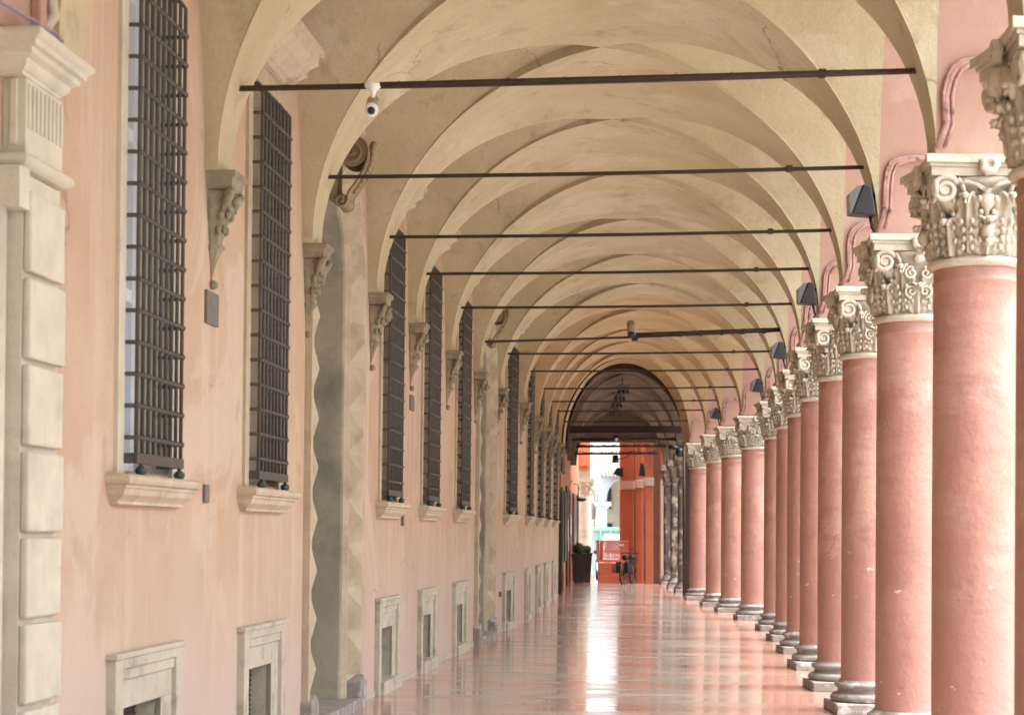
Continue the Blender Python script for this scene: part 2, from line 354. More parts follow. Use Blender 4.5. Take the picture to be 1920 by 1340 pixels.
# ------------------------------------------------------------------ vault
def vault(Ls, Rs, rises, zs, name, matname, parent, pier_w=.34, inset=.08, arcade=True, piermat='pier', thick=.52, lip=.07, top=6.12):
    for i in range(len(Ls)-1):
        b = MB(); L0, L1, R0, R1 = Ls[i], Ls[i+1], Rs[i], Rs[i+1]
        span = R0[0]-L0[0]; u0 = inset/span; k2 = 1-pier_w/(L1[1]-L0[1])
        def P(U, V, z):
            u = u0+(U+1)/2*(1-u0); v = (V*k2+1)/2
            xl = L0[0]+(L1[0]-L0[0])*v; yl = L0[1]+(L1[1]-L0[1])*v
            xr = R0[0]+(R1[0]-R0[0])*v; yr = R0[1]+(R1[1]-R0[1])*v
            x = xl+(xr-xl)*u; y = yl+(yr-yl)*u
            return (x, y, z+wob(x, y, 1.2, .012)*(1 if zs+.1 < z else 0))
        def rise(V): v = (V*k2+1)/2; return rises[i]+(rises[i+1]-rises[i])*v
        E = 1/k2; Um = -1-2*u0/(1-u0)
        def rb(U): return sqrt(max(0, 1-U*U))
        nu, nv = 40, 14
        for sg in (-1, 1):
            def f(s, t):
                U = -cos(pi*s); V = E+(abs(U)-E)*t; return P(U, sg*V, zs+rise(sg*V)*rb(U))
            b.grid(f, nu, nv)
        def lipf(V): return lip*(max(0, 1-abs(V))**.7)*(1+.4*sin(7*V+i*2.1))
        for sg in (-1, 1):
            def f(s, t):
                V = -cos(pi*s); U = 1 if sg > 0 else -Um
                Uv = abs(V)+(U-abs(V))*t; return P(sg*Uv, V, zs+rise(V)*rb(V)+lipf(V))
            b.grid(f, nu, nv)
            def f2(s, t):
                V = -cos(pi*s); return P(sg*abs(V), V, zs+rise(V)*rb(V)+lipf(V)*t)
            b.grid(f2, nu, 1, 0, False)
        for sg in (-1, 1):     # level springing strips over the corbels
            b.add([P(-1, sg, zs), P(-1, sg*E, zs), P(Um, sg*E, zs), P(Um, sg, zs)], [(0, 1, 2, 3)])
        b.build(name, matname if not (name == 'vault_bay' and matname == 'vault' and i > 11) else 'vaultgold', parent)
        if arcade:
            a = MB(); n = 40
            def AP(V, off, z):
                v = (V*k2+1)/2; x = R0[0]+(R1[0]-R0[0])*v; y = R0[1]+(R1[1]-R0[1])*v; return (x+off, y, z)
            Vs = [-E]+[-cos(pi*q/n) for q in range(n+1)]+[E]
            def hz(V): return zs+(rise(V)*rb(V)+lipf(V) if abs(V) < 1 else 0)
            vs = []
            for V in Vs: vs += [AP(V, 0, hz(V)), AP(V, thick, hz(V)), AP(V, thick, top), AP(V, 0, top)]
            fs = []
            for q in range(len(Vs)-1):
                o = 4*q; fs += [(o, o+4, o+5, o+1), (o+1, o+5, o+6, o+2), (o, o+3, o+7, o+4)]
            a.add(vs, fs, 0, False); a.build('arcade_arch', piermat, parent)

bld = thing('portico_building', 'pink palace wall with cream vaulted portico, barred windows and two carved stone doorways', 'building', (0, 0, 0))
Ls = [(wx(kz(y))+LEAN*2.2, kz(y)) for y, x in COLS]
Rs = [(x-.25, y) for y, x in COLS]
vault(Ls, Rs, RISE, ZS, 'vault_bay', 'vault', bld)
# last half bay up to the brown archway
b = MB(); L0, R0 = Ls[-1], Rs[-1]
def fb(s, t):
    U = -cos(pi*s); u = .04+(U+1)/2*.96; yl = L0[1]+1.3*t; yr = R0[1]+1.7*t
    x = (wx(yl)+.026)+((4.29+.0*t)-(wx(yl)+.026))*u; return (x, yl+(yr-yl)*u, ZS+2.05*sqrt(max(0, 1-U*U)))
b.grid(fb, 40, 6); b.build('vault_bay', 'vaultgold', bld)
# upper storey over the vaults
b = MB()
P1 = [(y, x+.27) for y, x in [(-8, 1.2)]+COLS+[(46.2, 4.6)]]
n = len(P1)
vs = []
for y, x in P1: vs += [(x, y, 6.12), (x, y, 9.5), (-9, y, 6.12), (-9, y, 9.5)]
fs = []
for i in range(n-1): o = 4*i; fs += [(o, o+4, o+5, o+1), (o, o+2, o+6, o+4), (o+1, o+5, o+7, o+3), (o+2, o+3, o+7, o+6)]
fs += [(0, 1, 3, 2), (4*n-4, 4*n-2, 4*n-1, 4*n-3)]
b.add(vs, fs); b.build('upper_storey', 'pier', bld)

# ------------------------------------------------------------------ long wall with openings
DOORS = [15.26, 26.5]; DW = 1.17; DS = 3.75
WINS = [c for c in CENT if c not in DOORS and c > 9]
HW = .44
opens = [(5.2, 7.62, -.1, 3.3)]
for c in WINS:
    opens.append((c-HW, c+HW, 1.93, 4.65)); opens.append((c-.42, c+.28, .20, .69))
for c in DOORS: opens.append((c-DW, c+DW, -.1, DS+DW))
yb = sorted(set([5.2, 7.62, -8, 0, 46.7, 28.2, 28.5, 28.8, 31.3, 31.6, 31.9]+[o[0] for o in opens]+[o[1] for o in opens]))
zb = sorted(set([0, 6.2]+[3.3, .2, .69, 1.93, 4.65, DS+DW, 1.2, 3.0]))
b = MB()
for y0, y1 in zip(yb, yb[1:]):
    for z0, z1 in zip(zb, zb[1:]):
        ym, zm = (y0+y1)/2, (z0+z1)/2
        if any(o[0] < ym < o[1] and o[2] < zm < o[3] for o in opens): continue
        b.add([T(y0, 0, z0), T(y1, 0, z0), T(y1, 0, z1), T(y0, 0, z1)], [(0, 1, 2, 3)])
for c in DOORS:
    for sg in (-1, 1):
        pts = [(c+sg*DW, DS)]+[(c+sg*DW*cos(pi/2*q/12), DS+DW*sin(pi/2*q/12)) for q in range(1, 13)]
        for p, q in zip(pts, pts[1:]): b.add([T(p[0], 0, p[1]), T(q[0], 0, q[1]), T(c+sg*DW, 0, DS+DW)], [(0, 1, 2)])
b.add([T(46.7, 0, 0), T(46.7, -.5, 0), T(46.7, -.5, 6.2), T(46.7, 0, 6.2)], [(0, 1, 2, 3)])
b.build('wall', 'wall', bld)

# ------------------------------------------------------------------ barred windows
def grille_mesh(c, lite):
    g = MB(); y0, y1 = c-HW+.0, c+HW-.02; N = .08; nb = 9
    for k in range(nb):
        y = y0+.012+(y1-y0-.024)*k/(nb-1)
        top = 4.60
        g.tube([(y, N, 1.98), (y, N, top-.04), (y, N-.03, top), (y, .0, top+.01)], .011, 6, T=T)
    nh = 16
    for k in range(nh):
        z = 2.10+.1645*k
        if z > 4.56: break
        g.tube([(y0, -.06, z), (y0, N-.025, z), (y0+.008, N-.006, z), (y0+.025, N+.008, z), (y1-.025, N+.008, z), (y1-.008, N-.006, z), (y1, N-.025, z), (y1, -.06, z)], .0115, 6, T=T)
        if not lite:
            for q in range(nb):
                y = y0+.012+(y1-y0-.024)*q/(nb-1)
                g.ball(T(y, N+.004, z), .018, 6)
        else:
            g.ball(T(y1, N, z), .026, 6); g.ball(T(y0, N, z), .022, 6)
    g.box(y0-.01, y1+.01, N-.012, N+.014, 1.965, 2.02, T=T); g.box(y0-.01, y0+.012, -.06, N, 1.965, 2.02, T=T); g.box(y1-.012, y1+.01, -.06, N, 1.965, 2.02, T=T)
    return g
def far_label(c, s): return s
for k, c in enumerate(WINS):
    base = T(c, 0, 1.9)
    wn = bpy.data.objects.new('window', None); COL.objects.link(wn); wn.location = base; wn.parent = bld
    lite = k > 5
    f = MB(); e = .115
    for a, bb in ((c-HW-e, c-HW), (c+HW, c+HW+e)): f.box(a, bb, -.02, .022, 1.9, 4.66+e, T=T)
    f.box(c-HW, c+HW, -.02, .022, 4.65, 4.66+e, T=T)
    f.add([T(c-HW, .0, 1.93), T(c-HW, -.27, 1.93), T(c-HW, -.27, 4.65), T(c-HW, 0, 4.65)], [(0, 1, 2, 3)])
    f.add([T(c+HW, .0, 1.93), T(c+HW, -.27, 1.93), T(c+HW, -.27, 4.65), T(c+HW, 0, 4.65)], [(0, 1, 2, 3)])
    f.add([T(c-HW, .0, 4.65), T(c-HW, -.27, 4.65), T(c+HW, -.27, 4.65), T(c+HW, 0, 4.65)], [(0, 1, 2, 3)])
    f.add([T(c-HW, .0, 1.93), T(c-HW, -.27, 1.93), T(c+HW, -.27, 1.93), T(c+HW, 0, 1.93)], [(0, 1, 2, 3)])
    f.build('frame', 'sand' if k else 'pale', wn)
    f = MB(); f.mould(c-.69, c+.69, [(.0, 1.915), (.115, 1.905), (.13, 1.895), (.135, 1.875), (.125, 1.855), (.105, 1.85), (.105, 1.835), (.095, 1.83), (.085, 1.80), (.055, 1.775), (.045, 1.765), (.045, 1.75), (.0, 1.745)], T=T)
    f.build('sill', 'sill', wn, .004)
    f = MB(); f.mould(c-.76, c+.76, [(.0, 5.12), (.25, 5.12), (.25, 5.07), (.22, 5.06), (.215, 5.0), (.16, 4.96), (.15, 4.93), (.15, 4.90), (.09, 4.86), (.08, 4.84), (.05, 4.83), (.05, 4.80), (.0, 4.795)], T=T)
    f.build('cornice', 'sill', wn)
    grille_mesh(c, lite).build('grille', 'iron', wn)
    for yy in (c-HW+.10, c+HW-.06):
        f = MB(); f.lathe([(0, -.03), (.018, -.026), (.03, -.012), (.033, 0), (.028, .014), (.012, .024), (.008, .04)], n=12)
        p = T(yy, .082, 1.93); f.v = [(p[0]+x, p[1]+y, p[2]+z) for x, y, z in f.v]; f.build('finial', 'patina', wn)
    if k < 2:
        f = MB(); f.box(c-HW, c-.02, -.262, -.235, 1.93, 4.65, T=T); f.build('pane', 'glass', wn)
        f = MB()
        for a, bb in ((c-HW, c-HW+.07), (c-.10, c+.02), (c+HW-.07, c+HW)): f.box(a, bb, -.235, -.20, 1.93, 4.65, T=T)
        for z in (1.93, 2.9, 3.8, 4.58): f.box(c-HW, c+HW, -.237, -.202, z, z+.07, T=T)
        f.build('casement', 'white', wn)
        f = MB(); f.box(c-.02, c+HW, -.262, -.237, 1.93, 4.65, T=T); f.build('pane', 'glass', wn)
    else:
        f = MB(); nm = 'ochre' if k in (2,) else ('shade' if k in (3, 4) else 'mesh')
        for q in range(2): f.box(c-HW+q*HW+.004, c+q*HW-.004, -.262, -.225, 1.94, 4.64, T=T)
        for q in range(14): f.box(c-HW+.03, c+HW-.03, -.225, -.219, 2.0+q*.19, 2.0+q*.19+.15, T=T)
        f.build('shutter', nm, wn)
    # cellar opening below
    cw = bpy.data.objects.new('cellar_window', None); COL.objects.link(cw); cw.location = T(c, 0, .07); cw.parent = bld
    f = MB(); yo0, yo1 = c-.62, c+.62; zi0, zi1 = .20, .69; yi0, yi1 = c-.42, c+.28
    f.box(yo0, yo0+.13, -.02, .05, .0, .98, T=T); f.box(yo1-.13, yo1, -.02, .05, .0, .98, T=T)
    f.box(yo0+.13, yo1-.13, -.02, .05, .90, .98, T=T); f.box(yo0+.13, yo1-.13, -.02, .036, .84, .90, T=T); 
    f.box(yo0+.13, yo1-.13, -.02, .022, zi1+.0, .84, T=T); f.box(yo0+.13, yi0, -.02, .022, 0, zi1, T=T); f.box(yi1, yo1-.13, -.02, .022, 0, zi1, T=T)
    f.box(yo0-.02, yo1+.02, -.02, .062, .955, .985, T=T)
    for a in (yi0, yi1): f.add([T(a, .02, zi0), T(a, -.16, zi0), T(a, -.16, zi1), T(a, .02, zi1)], [(0, 1, 2, 3)])
    for z in (zi0, zi1): f.add([T(yi0, .02, z), T(yi0, -.16, z), T(yi1, -.16, z), T(yi1, .02, z)], [(0, 1, 2, 3)])
    f.build('frame', 'cellar', cw, .005)
    f = MB(); f.box(yo0+.13, yo1+.01, .0, .075, .0, .19, T=T); f.build('sill', 'cellar', cw, .006)
    f = MB(); f.box(yi0, yi1, -.16, -.13, zi0, zi1, T=T)
    for q in range(14): f.box(yi0, yi1, -.13, -.122, zi0+.01+q*.035, zi0+.01+q*.035+.018, T=T)
    f.build('mesh_panel', 'mesh' if k != 3 else 'shade', cw)

# ------------------------------------------------------------------ skirting at the wall foot
f = MB()
ye = sorted([-8]+[e for c in WINS for e in (c-.64, c+.64)]+[e for c in DOORS for e in (c-1.2, c+1.2)]+[46.6])
for q in range(0, len(ye), 2):
    a, bb = ye[q], ye[q+1]
    m = max(1, int((bb-a)/1.0))
    f = MB()
    for j in range(m): f.box(a+(bb-a)*j/m, a+(bb-a)*(j+1)/m, -.01, .012, .0, .115, T=T)
    f.build('skirting', 'cellar', bld)

# ------------------------------------------------------------------ stone doorways
def door_path(w, c, n=18):
    pts = [(c-w, 0), (c-w, .7), (c-w, 1.4), (c-w, 2.1), (c-w, 2.9), (c-w, DS)]
    pts += [(c-w*cos(pi*q/n), DS+w*sin(pi*q/n)) for q in range(1, n)]
    return pts+[(c+w, DS), (c+w, 2.9), (c+w, 2.1), (c+w, 1.4), (c+w, .7), (c+w, 0)]
def loft(f, prof, c, mi=0):
    rows = [door_path(w, c) for w, n in prof]; k = len(rows[0]); vs = []
    for (w, n), r in zip(prof, rows): vs += [T(y, n, z) for y, z in r]
    fs = [(i*k+j, i*k+j+1, (i+1)*k+j+1, (i+1)*k+j) for i in range(len(prof)-1) for j in range(k-1)]
    f.add(vs, fs, mi)
for di, c in enumerate(DOORS):
    dw = bpy.data.objects.new('doorway', None); COL.objects.link(dw); dw.location = T(c, 0, .07); dw.parent = bld
    f = MB(); loft(f, [(1.17, -.02), (1.17, .055), (1.12, .06), (1.10, .05), (.90, -.055), (.89, -.05), (.87, -.03), (.84, -.028), (.82, -.05), (.80, -.07)], c)
    f.build('door_frame', 'sand', dw)
    f = MB(); loft(f, [(.80, -.07), (.79, -.09), (.79, -.62)], c); f.build('reveal', 'jamb', dw)
    # facetted blocks on the splay
    stp = .39
    def block(fn, s0, s1):
        A, B, C_, D = fn(1.095, .046, s0), fn(.905, -.053, s0), fn(.905, -.053, s1), fn(1.095, .046, s1)
        ap = fn(.985, .076, (s0+s1)/2+.012*sin(s0*37))
        f.add([A, B, C_, D, ap], [(0, 1, 4), (1, 2, 4), (2, 3, 4), (3, 0, 4)])
    for sg in (-1, 1):
        z = .35; f = MB()
        while z+stp < DS+.05: block(lambda w, n, s: T(c+sg*w, n, s), z+.01, z+stp-.01); z += stp
        f.build('facet_block', 'sand', dw)
    m = 8; f = MB()
    for q in range(m): block(lambda w, n, s: T(c-w*cos(s), n, DS+w*sin(s)), pi*q/m+.02, pi*(q+1)/m-.02)
    f.build('facet_block', 'sand', dw)
    # foot blocks and threshold
    for sg in (-1, 1):
        f = MB(); f.prism([(c+sg*1.20, 0), (c+sg*1.20, .30), (c+sg*1.05, .36), (c+sg*.92, .30), (c+sg*.86, 0)], 'x', -.06, .09, T=lambda x, y, z: T(y, x, z)); f.build('foot_block', 'base', dw, .01)
    f = MB(); f.box(c-1.08, c+1.08, -.62, .10, .0, .16, T=T); f.build('threshold', 'base', dw, .008)
    f = MB()
    for q in range(2): f.box(c-.79+q*.79+.005, c+q*.79-.005, -.66, -.6, .16, 4.6, T=T)
    for q in range(2):
        for z in (.5, 1.6, 2.7): f.box(c-.69+q*.79, c-.1+q*.79, -.6, -.58, z, z+.9, T=T)
    f.build('door_leaf', 'jamb', dw)
    # scrolled console at the crown
    f = MB(); Wd = .13
    up = spiral(.15, 4.74, .135, 1.9, radians(0), 1, 46)[::-1]
    path = up+[(.28, 4.67), (.25, 4.59), (.19, 4.49), (.13, 4.41)]+spiral(.06, 4.34, .062, 1.4, radians(30), -1, 24)
    vs = []
    for n_, z in path: vs += [(c-Wd, n_, z), (c+Wd, n_, z)]
    f.add(vs, [(2*i, 2*i+1, 2*i+3, 2*i+2) for i in range(len(path)-1)], 0, False, T)
    for sgn in (-1, 1): f.tube([(c+sgn*Wd, n_, z) for n_, z in path], [.014]*len(path), 6, T=T)
    for sgn in (-1, 1):
        for (cn, cz, r) in ((.15, 4.74, .125), (.06, 4.34, .055)):
            f.add([(c+sgn*(Wd-.015), cn, cz)]+[(c+sgn*(Wd-.015), cn+r*cos(2*pi*q/20), cz+r*sin(2*pi*q/20)) for q in range(20)], [(0, 1+q, 1+(q+1) % 20) for q in range(20)], 0, False, T)
    f.box(c-Wd+.02, c+Wd-.02, -.05, .025, 4.36, 4.86, T=T)
    for q in range(9):
        t = q/8; f.ball(T(c, .305-.15*t*t, 4.80-.36*t), .036-.012*t, 8, sc=(1, 2.2, 1.2))
    f.build('console', 'console', dw)
    f = MB(); f.ball(T(c-.05, .12, 4.99), .09, 10, sc=(.8, 1, 1.1)); f.ball(T(c+.1, .16, 4.94), .06, 8); f.build('finial', 'sill', dw)

# ------------------------------------------------------------------ corbels on the wall
for k in range(FIRST+1, len(COLS)):
    y = kz(COLS[k][0])
    f = MB()
    def TT(a, n, z): return T(y+a*.76, n, z)
    f.mould(-.20, .20, [(0, 3.80), (.185, 3.80), (.185, 3.77), (.165, 3.755), (.16, 3.71), (.14, 3.695), (0, 3.69)], T=TT)
    v = k % 3
    rib = lambda a, z: 1+.07*cos(9*a)*(1 if z < 3.6 else .4)
    prof = [(.165, 3.69), (.15, 3.63), (.155, 3.58), (.13, 3.53), (.105, 3.46), (.085, 3.40), (.075, 3.37), (.10, 3.355), (.10, 3.34), (.075, 3.325), (.045, 3.27), (.02, 3.20), (.012, 3.16), (.012, 3.14)]
    f.lathe([(r*.84, z) for r, z in prof], 0, 0, 0, 26, -pi/2, pi/2, T=lambda x, yy, z: TT(yy, x, z), rf=rib)
    f.ball(TT(0, .02, 3.125), .03, 8)
    for sg in (-1, 1):
        sp = spiral(sg*.10, 3.62, .06, 1.6, radians(90), sg, 22)
        f.tube([(p[0]*.9, .128, p[1]) for p in sp], [.013]*len(sp), 6, T=TT)
        f.tube([(sg*(.165-.02*q), .16-.02*q, 3.69-.035*q) for q in range(5)], [.024, .03, .028, .02, .012], 6, T=TT)
    for q in range(5 if v else 7):
        a = -.9+1.8*q/(4 if v else 6)
        for (zz, rr, rad) in ((3.54, .128, .022), (3.45, .098, .018)):
            f.ball(TT(rr*sin(a), rr*cos(a), zz+.01*(q % 2)), rad, 6, sc=(1, 1, 1.6))
    if v == 1: f.ball(TT(0, .155, 3.60), .045, 10, sc=(1, 1, 1.25)); f.ball(TT(0, .20, 3.585), .012, 6)
    if v == 2: f.ball(TT(0, .155, 3.63), .042, 8, sc=(1, 1.5, .8))
    o = f.build('corbel', 'corbel', bld)

# ------------------------------------------------------------------ small plates on the wall
def plate(y, z0, z1, hw, lab, sk=0, m='plaque'):
    f = MB(); f.box(y-hw, y+hw, .0, .018, z0, z1, T=T); o = f.build('plaque', m); tag(o, lab, 'plaque'); return o
plate(11.30, 2.88, 3.08, .14, 'rectangular grey stone plaque below the corbel left of the second barred window')
plate(19.45, 2.90, 3.06, .13, 'narrow grey plaque below the corbel between the third and fourth barred windows')
plate(11.22, 1.79, 1.90, .05, 'thin upright grey slab in pink plaster right of the nearest window sill')
f = MB(); f.box(18.85, 18.90, .0, .03, 1.68, 1.90, T=T); tag(f.build('downpipe', 'plaque'), 'short grey pipe end hanging beside the third window sill', 'pipe')
f = MB(); f.box(28.62, 28.78, .0, .03, .62, .70, T=T); f.box(28.65, 28.75, .03, .035, .64, .68, T=T); tag(f.build('wall_vent', 'plaque'), 'small grey vent low on the wall right of the far doorway', 'vent')

# ------------------------------------------------------------------ near stone portal at the left edge
pt = thing('stone_portal', 'pale stone portal with quoins, fluted frieze and heavy cornice at the left edge', 'portal', T(7.7, 0, .07))
f = MB(); f.box(7.90, 8.36, -.02, .085, .0, 3.15, T=T)
f.build('pilaster', 'pale', pt, .004)
z = .12; q = 0
while z < 3.0:
    f = MB(); top = min(z+.345, 3.11)
    if q % 2: f.box(7.90, 8.10, .085, .125, z, top, T=T); f.box(8.105, 8.345, .085, .118, z, top, T=T)
    else: f.box(7.90, 8.345, .085, .125, z, top, T=T)
    f.build('quoin', 'pale', pt, .012); z += .372; q += 1
f = MB(); f.mould(7.80, 8.40, [(0, 3.22), (.125, 3.22), (.138, 3.208), (.138, 3.185), (.125, 3.17), (.11, 3.16), (0, 3.15)], T=T); f.box(7.78, 7.90, -.1, .115, 2.98, 3.16, T=T); f.build('bracket', 'pale', pt, .006)
f = MB(); f.box(7.88, 8.34, -.06, .10, 3.22, 3.55, T=T)
for q in range(9): f.box(7.90+q*.05, 7.925+q*.05, .10, .108, 3.34, 3.53, T=T)
for q in range(2): f.box(7.862, 7.88, -.03+q*.065, .0+q*.065, 3.26, 3.545, T=T)
f.build('frieze', 'pale', pt, .003)
f = MB(); f.mould(7.70, 8.42, [(.0, 3.725), (.215, 3.725), (.225, 3.715), (.225, 3.70), (.21, 3.685), (.195, 3.675), (.195, 3.655), (.17, 3.648), (.17, 3.625), (.14, 3.61), (.13, 3.585), (.115, 3.57), (.105, 3.565), (.105, 3.55), (.0, 3.545)], T=T, mitre=True); f.build('cornice', 'pale', pt, .003)
f = MB(); f.tube([(7.80, .0, .1), (7.80, .0, 2.98)], .05, 12, T=T); f.build('roll_moulding', 'pale', pt)
f = MB(); f.box(7.60, 7.78, -.10, -.03, .0, 3.0, T=T); f.build('architrave', 'pale', pt, .01)
f = MB(); f.box(5.2, 7.62, -.25, -.15, .0, 3.32, T=T); f.build('door_leaf', 'maroon', pt)
f = MB(); f.box(6.0, 8.40, .0, .06, 3.725, 4.9, T=T); f.box(8.02, 8.10, .06, .11, 3.725, 4.9, T=T); f.build('pediment', 'pier', pt, .01)
f = MB()
for q in range(14): f.ball(T(7.42+.035*q, .09, 3.80+.06*sin(q*1.3)+.05*q), .05, 8)
f.build('carving', 'stone', pt); f = MB()
f.tube([(8.12, .08, 3.82), (8.2, .10, 3.9), (8.14, .10, 4.0), (8.2, .08, 4.1), (8.1, .08, 4.2)], .03, 8, T=T)
f.build('carving', 'stone', pt)
f = MB()
for j, (dz, cm) in enumerate(((0, 0), (.014, 1))):
    f.tube([(6.8, .10, 3.735+dz), (7.72, .19, 3.735+dz), (7.9, .215, 3.735+dz), (8.05, .20, 3.735+dz), (8.2, .13, 3.735+dz), (8.45, .07, 3.735+dz)], .004, 6, cm, T=T)
M['bluecable'] = mat('blue_cable', (.08, .13, .25), None, rough=.5)
tag(f.build('cable', ['bluecable', 'cable']), 'thin blue and pink cables lying along the top of the portal cornice', 'cable')

# ------------------------------------------------------------------ capitals and columns
def leaf(f, th, z0, z1, r0, r1, wd, curl=.055):
    """acanthus leaf: raised midrib, deep flutes, lobed edge of separate fingers that curl forward, drooping tip"""
    nt_, ns = 26, 12; L = 5
    def fn(t, s):
        s2 = 2*s-1; e = abs(s2)
        c = max(0, (t-.62)/.38)
        lob = abs(sin(pi*L*t)); 
        wdt = wd*(.80+.34*sin(pi*min(1, t*1.02)))*(1-.62*c**1.6)*(.74+.30*lob if e > .6 else .92)
        z = z0+(z1-z0)*(min(t, .84)/.84-.20*(max(0, (t-.84)/.16))**1.2)+.012*e*lob
        r = r0+(r1-r0)*t+curl*c*c+.016*cos(s2*pi*3)*(1-.5*c)+.020*(1-e)**3+(.020*lob*e**2)
        r -= .010*(1-lob)*e
        a = th+s2*wdt/max(.1, r)
        return (r*cos(a), r*sin(a), z)
    f.grid(fn, nt_, ns)
    for sg in (-1, 1):
        for q in range(4):
            t = .18+.19*q; wdt = wd*(.80+.3*sin(pi*t)); r = r0+(r1-r0)*t+.022+curl*max(0, (t-.62)/.38)**2; a = th+sg*wdt*.98/r
            f.ball((r*cos(a), r*sin(a), z0+(z1-z0)*min(1, t/.84)), .0155, 6, sc=(1, 1, 1.25))
    f.ball(((r1+curl+.005)*cos(th), (r1+curl+.005)*sin(th), z1-.03*(z1-z0)-.012), .024, 7, sc=(1, 1, .8))
def make_capital(variant, parent):
    m = 'stone'
    f = MB()
    f.lathe([(.235, 0), (.262, .004), (.278, .02), (.278, .036), (.262, .05), (.24, .054), (.236, .075), (.238, .25), (.250, .38), (.285, .46), (.315, .492), (.31, .50)], n=36)
    for q in range(8):
        leaf(f, q*pi/4, .055, .27, .248, .285, .088)
    for q in range(8):
        th = q*pi/4+pi/8
        leaf(f, th, .07, .41, .245, .30, .075, .055)
    if variant in (2, 4):
        for q in range(8): leaf(f, q*pi/4+.1, .10, .33, .262, .30, .05, .03)
    cap = f.build('capital', m, parent, keep=True)
    f = MB()
    h = .355; n = 9
    def slab(hh, dip, z0, z1):
        pl = []
        for sd in range(4):
            a = sd*pi/2
            for q in range(n):
                t = -1+2*q/n; x, yy = hh*t, -(hh-dip*(1-t*t))
                pl.append((x*cos(a)-yy*sin(a), x*sin(a)+yy*cos(a)))
        f.prism(pl, 'z', z0, z1)
    slab(h*.93, .035, .505, .555); slab(h*.97, .035, .555, .575); slab(h*1.03, .035, .575, .622)
    f.build('abacus', m, cap, .004, keep=True)
    for sx in (-1, 1):
        for sy in (-1, 1):
            f = MB()
            for ax in (0, 1):
                sp = spiral(.245, .425, .082, 2.0, radians(150), -1, 40, .1)
                st = [(.13, .40), (.145, .45), (.17, .485)]
                pts = st+sp
                off = .300
                def W3(p, o=off):
                    return (sx*p[0], sy*o, p[1]) if ax == 0 else (sx*o, sy*p[0], p[1])
                f.tube([W3(p) for p in pts], [.012, .015, .018]+[.0185*(1-.5*i/40) for i in range(41)], 7)
                for rr, oo in ((.07, .294), (.018, .306)):
                    vs = [W3((.245, .425), oo)]+[W3((.245+rr*cos(2*pi*q/16), .425+rr*sin(2*pi*q/16)), oo) for q in range(16)]
                    f.add(vs, [(0, 1+q, 1+(q+1) % 16) for q in range(16)])
            f.tube([(sx*.17, sy*.17, .30), (sx*.20, sy*.20, .37), (sx*.235, sy*.235, .43), (sx*.27, sy*.27, .47)], [.03, .045, .06, .045], 8)
            f.build('volute', m, cap, keep=True)
    # ornament at the middle of each face
    f = MB()
    for sd in range(4):
        a = sd*pi/2
        def R(x, y, z): return (x*cos(a)-y*sin(a), x*sin(a)+y*cos(a), z)
        f.lathe([(0, 0), (.018, .004), (.02, .016), (.04, .02), (.058, .01), (.06, -.02)], n=14, T=lambda x, y, z: R(x, -.345-z, y+.56), rf=lambda aa, z: 1+.1*cos(7*aa))
        if variant == 0:      # urn
            f.lathe([(.0, .0), (.02, .0), (.012, .03), (.03, .05), (.048, .09), (.045, .12), (.02, .14), (.055, .16), (.0, .16)], n=12, T=lambda x, y, z: R(x, -.285+y*.7, z+.27))
            for sg in (-1, 1): f.tube([R(sg*.02, -.30, .43), R(sg*.07, -.315, .455), R(sg*.13, -.315, .47), R(sg*.16, -.31, .455)], [.014, .012, .012, .008], 6)
            f.ball(R(0, -.30, .19), .04, 10, sc=(1, 1, 1.2)); f.ball(R(0, -.325, .12), .025, 8)
        if variant in (1, 3):
            for sg in (-1, 1):
                sp = spiral(sg*.055, .34, .048, 1.5, radians(90), -sg, 22); f.tube([R(p[0], -.305, p[1]) for p in sp], .011, 6)
                sp = spiral(sg*.05, .21, .05, 1.5, radians(-90), sg, 22); f.tube([R(p[0], -.295, p[1]) for p in sp], .010, 6)
            f.ball(R(0, -.31, .445), .035, 8, sc=(1.3, 1, 1))
        if variant == 2:
            f.ball(R(0, -.325, .43), .06, 12, sc=(.9, 1, 1.15)); f.ball(R(0, -.385, .42), .016, 6, sc=(1, 1, 1.6))
            for sg in (-1, 1): f.tube([R(sg*.05, -.31, .47), R(sg*.10, -.32, .44), R(sg*.15, -.31, .38), R(sg*.13, -.30, .33)], [.025, .03, .025, .012], 7)
        if variant == 4:
            for q in range(9):
                t = -1+2*q/8; f.ball(R(t*.15, -.315, .38+.07*t*t), .028-.008*abs(t), 7)
                f.ball(R(t*.13, -.31, .345+.07*t*t), .022-.008*abs(t), 6)
    f.build('ornament', m, cap, keep=True)
    return cap
def make_column(variant):
    t = thing('column', 'x', 'column')
    f = MB(); f.box(-.355, .355, -.355, .355, -.0, .10); f.build('plinth', 'base', t, .012, keep=True)
    f = MB(); f.lathe([(.25, .10), (.325, .10), (.345, .115), (.35, .135), (.345, .155), (.325, .172), (.295, .178), (.283, .19), (.278, .205), (.285, .222), (.30, .228), (.312, .24), (.314, .252), (.305, .266), (.285, .272), (.275, .278), (.272, .292), (.25, .293)], n=40)
    f.build('base', 'base', t, keep=True)
    f = MB()
    pr = [(.262, .285), (.255, .31)]+[(.252-.014*((z-.31)/2.84)**1.6, z) for z in [.31+2.84*q/14 for q in range(1, 14)]]
    pr += [(.240, 3.065), (.2445, 3.07), (.2445, 3.085), (.239, 3.09), (.238, 3.16)]
    f.lathe(pr, n=44); f.build('shaft', 'shaft', t, keep=True)
    c = make_capital(variant, t); c.location = (0, 0, 3.155)
    return t
protos = {v: make_column(v) for v in range(5)}
used = set()
VAR = {4: 2, 5: 0, 6: 1, 7: 3, 8: 2, 9: 0, 10: 2, 11: 1, 12: 2, 13: 3, 14: 4, 15: 1, 16: 3}
